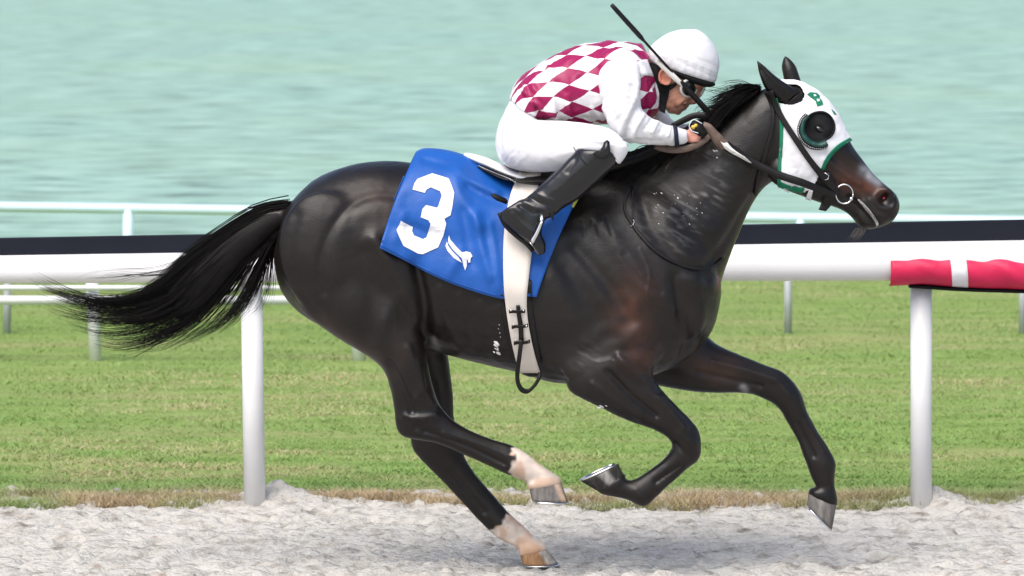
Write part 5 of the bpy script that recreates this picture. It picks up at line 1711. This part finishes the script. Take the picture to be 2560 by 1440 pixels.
helmet = child(mko("helmet", hm, M['white_cloth']), rider)
hb2 = remesh([loft([(1672, 162, 1676, 186, 0, 0.088), (1710, 172, 1706, 203, 0, 0.092), (1745, 186, 1738, 213, 0, 0.086), (1775, 200, 1766, 218, 0, 0.06), (1790, 208, 1786, 216, 0, 0.03)], 24)], 0.005)
smooth(hb2, 2)
ob = mko("brim", hb2, M['black'])
child(ob, helmet)
ob.matrix_parent_inverse = Matrix.Identity(4)
hr_ = []
for nm, prs in (("harness", [(1625, 158, 1668, 160), (1627, 180, 1646, 180), (1634, 200, 1647, 202), (1642, 218, 1660, 211), (1656, 232, 1674, 212), (1674, 226, 1686, 206), (1690, 214, 1700, 196)]),
                ("chin_strap", [(1642, 212, 1676, 216), (1648, 232, 1672, 238), (1650, 250, 1668, 254), (1648, 268, 1664, 274), (1650, 278, 1662, 284)])):
    band(nm, prs, BVSK, M['black'], helmet, 0.004, 0.006, cross=6, default=-0.06, smooth_it=2).matrix_parent_inverse = Matrix.Identity(4)

# goggles
gog = empty("goggles", tuple(P(1725, 220)), "white framed racing goggles with dark lenses on the rider's face", "goggles")
for s in (-1, 1):
    cx0, cy0, Yc = (1722, 220, -0.060) if s < 0 else (1752, 222, 0.030)
    nrm = Vector((0.66, -0.72 if s < 0 else 0.15, -0.26)).normalized()
    upv = Vector((0.30, 0, 0.95)).normalized()
    sd_ = upv.cross(nrm).normalized()
    upv = nrm.cross(sd_).normalized()
    C_ = Vector(P(cx0, cy0, Yc))
    a_, b_r = 0.041, 0.031
    rim_ = [C_ + sd_ * (a_ * math.cos(t)) + upv * (b_r * math.sin(t)) for t in np.linspace(0, 2 * math.pi, 33)]
    tubes("frame", [(np.array([v[:] for v in rim_]), 0.0052)], M['goggle'], gog, 8)
    V_, F_ = ell(0, 0, 0, 1, 1, 1, 0, 12)
    V_ = V_ - P(0, 0, 0)
    V_ = np.array([(C_ + sd_ * (a_ * 0.97 * v[0]) + upv * (b_r * 0.97 * v[2]) + nrm * (0.011 * v[1]))[:] for v in V_])
    solid("lens", [(V_, F_)], M['lens'], gog)
BVHH = bvh_of(skin, hm, hb2)
strip3("elastic_strap", [(1641, 146, 1636, 154, -0.112), (1660, 158, 1652, 170, -0.112), (1680, 178, 1672, 190, -0.106), (1700, 198, 1692, 208, -0.098), (1712, 210, 1706, 220, -0.088)], M['goggle'], gog, 0.004)
solid("strap_clip", [ell(1647, 149, -0.118, 0.007, 0.005, 0.005, 0.3, 8)], M['goggle'], gog)

# whip
wh = empty("whip", tuple(P(1765, 275, -0.05)), "black riding whip slanting across the rider's white helmet", "whip")


def wp(t):
    a, b = np.array(P(1529, 12, -0.20)), np.array(P(1800, 313, -0.03))
    return a * (1 - t) + b * t


tt = np.linspace(0.0, 0.30, 10)
tubes("flap", [(np.array([wp(t) for t in tt]), np.interp(tt, [0, 0.02, 0.26, 0.30], [0.0075, 0.0085, 0.0095, 0.005]))], M['leather'], wh, 8)
tt = np.linspace(0.29, 0.62, 8)
tubes("shaft", [(np.array([wp(t) for t in tt]), 0.0048)], M['leather'], wh, 8)
tt = np.linspace(0.60, 1.0, 10)
tubes("handle", [(np.array([wp(t) for t in tt]), np.interp(tt, [0.6, 0.66, 1.0], [0.005, 0.0105, 0.0115]))], M['leather'], wh, 10)

# black glove patch with a yellow emblem above the near hand
gl = empty("rein_stop", tuple(P(1738, 318, -0.15)), "small black rein patch with a yellow emblem by the rider's hand", "patch")
extrude([(1724, 312), (1733, 299), (1756, 309), (1768, 330), (1760, 345), (1748, 340), (1732, 330)], -0.168, 0.012, M['leather'], "patch", gl, 0.003)
path_tube("piping", [(1746, 333), (1730, 327), (1723, 314), (1733, 299), (1744, 303), (1755, 309)], 0.0016, M['white_cloth'], gl, None, 0, -0.1755, n=24, sides=6)
extrude([(1727, 317), (1731, 313), (1735, 313), (1739, 309), (1744, 311), (1743, 317), (1738, 318), (1737, 322), (1732, 324), (1730, 320)], -0.176, 0.003, M['yellow'], "emblem", gl, 0.0005)
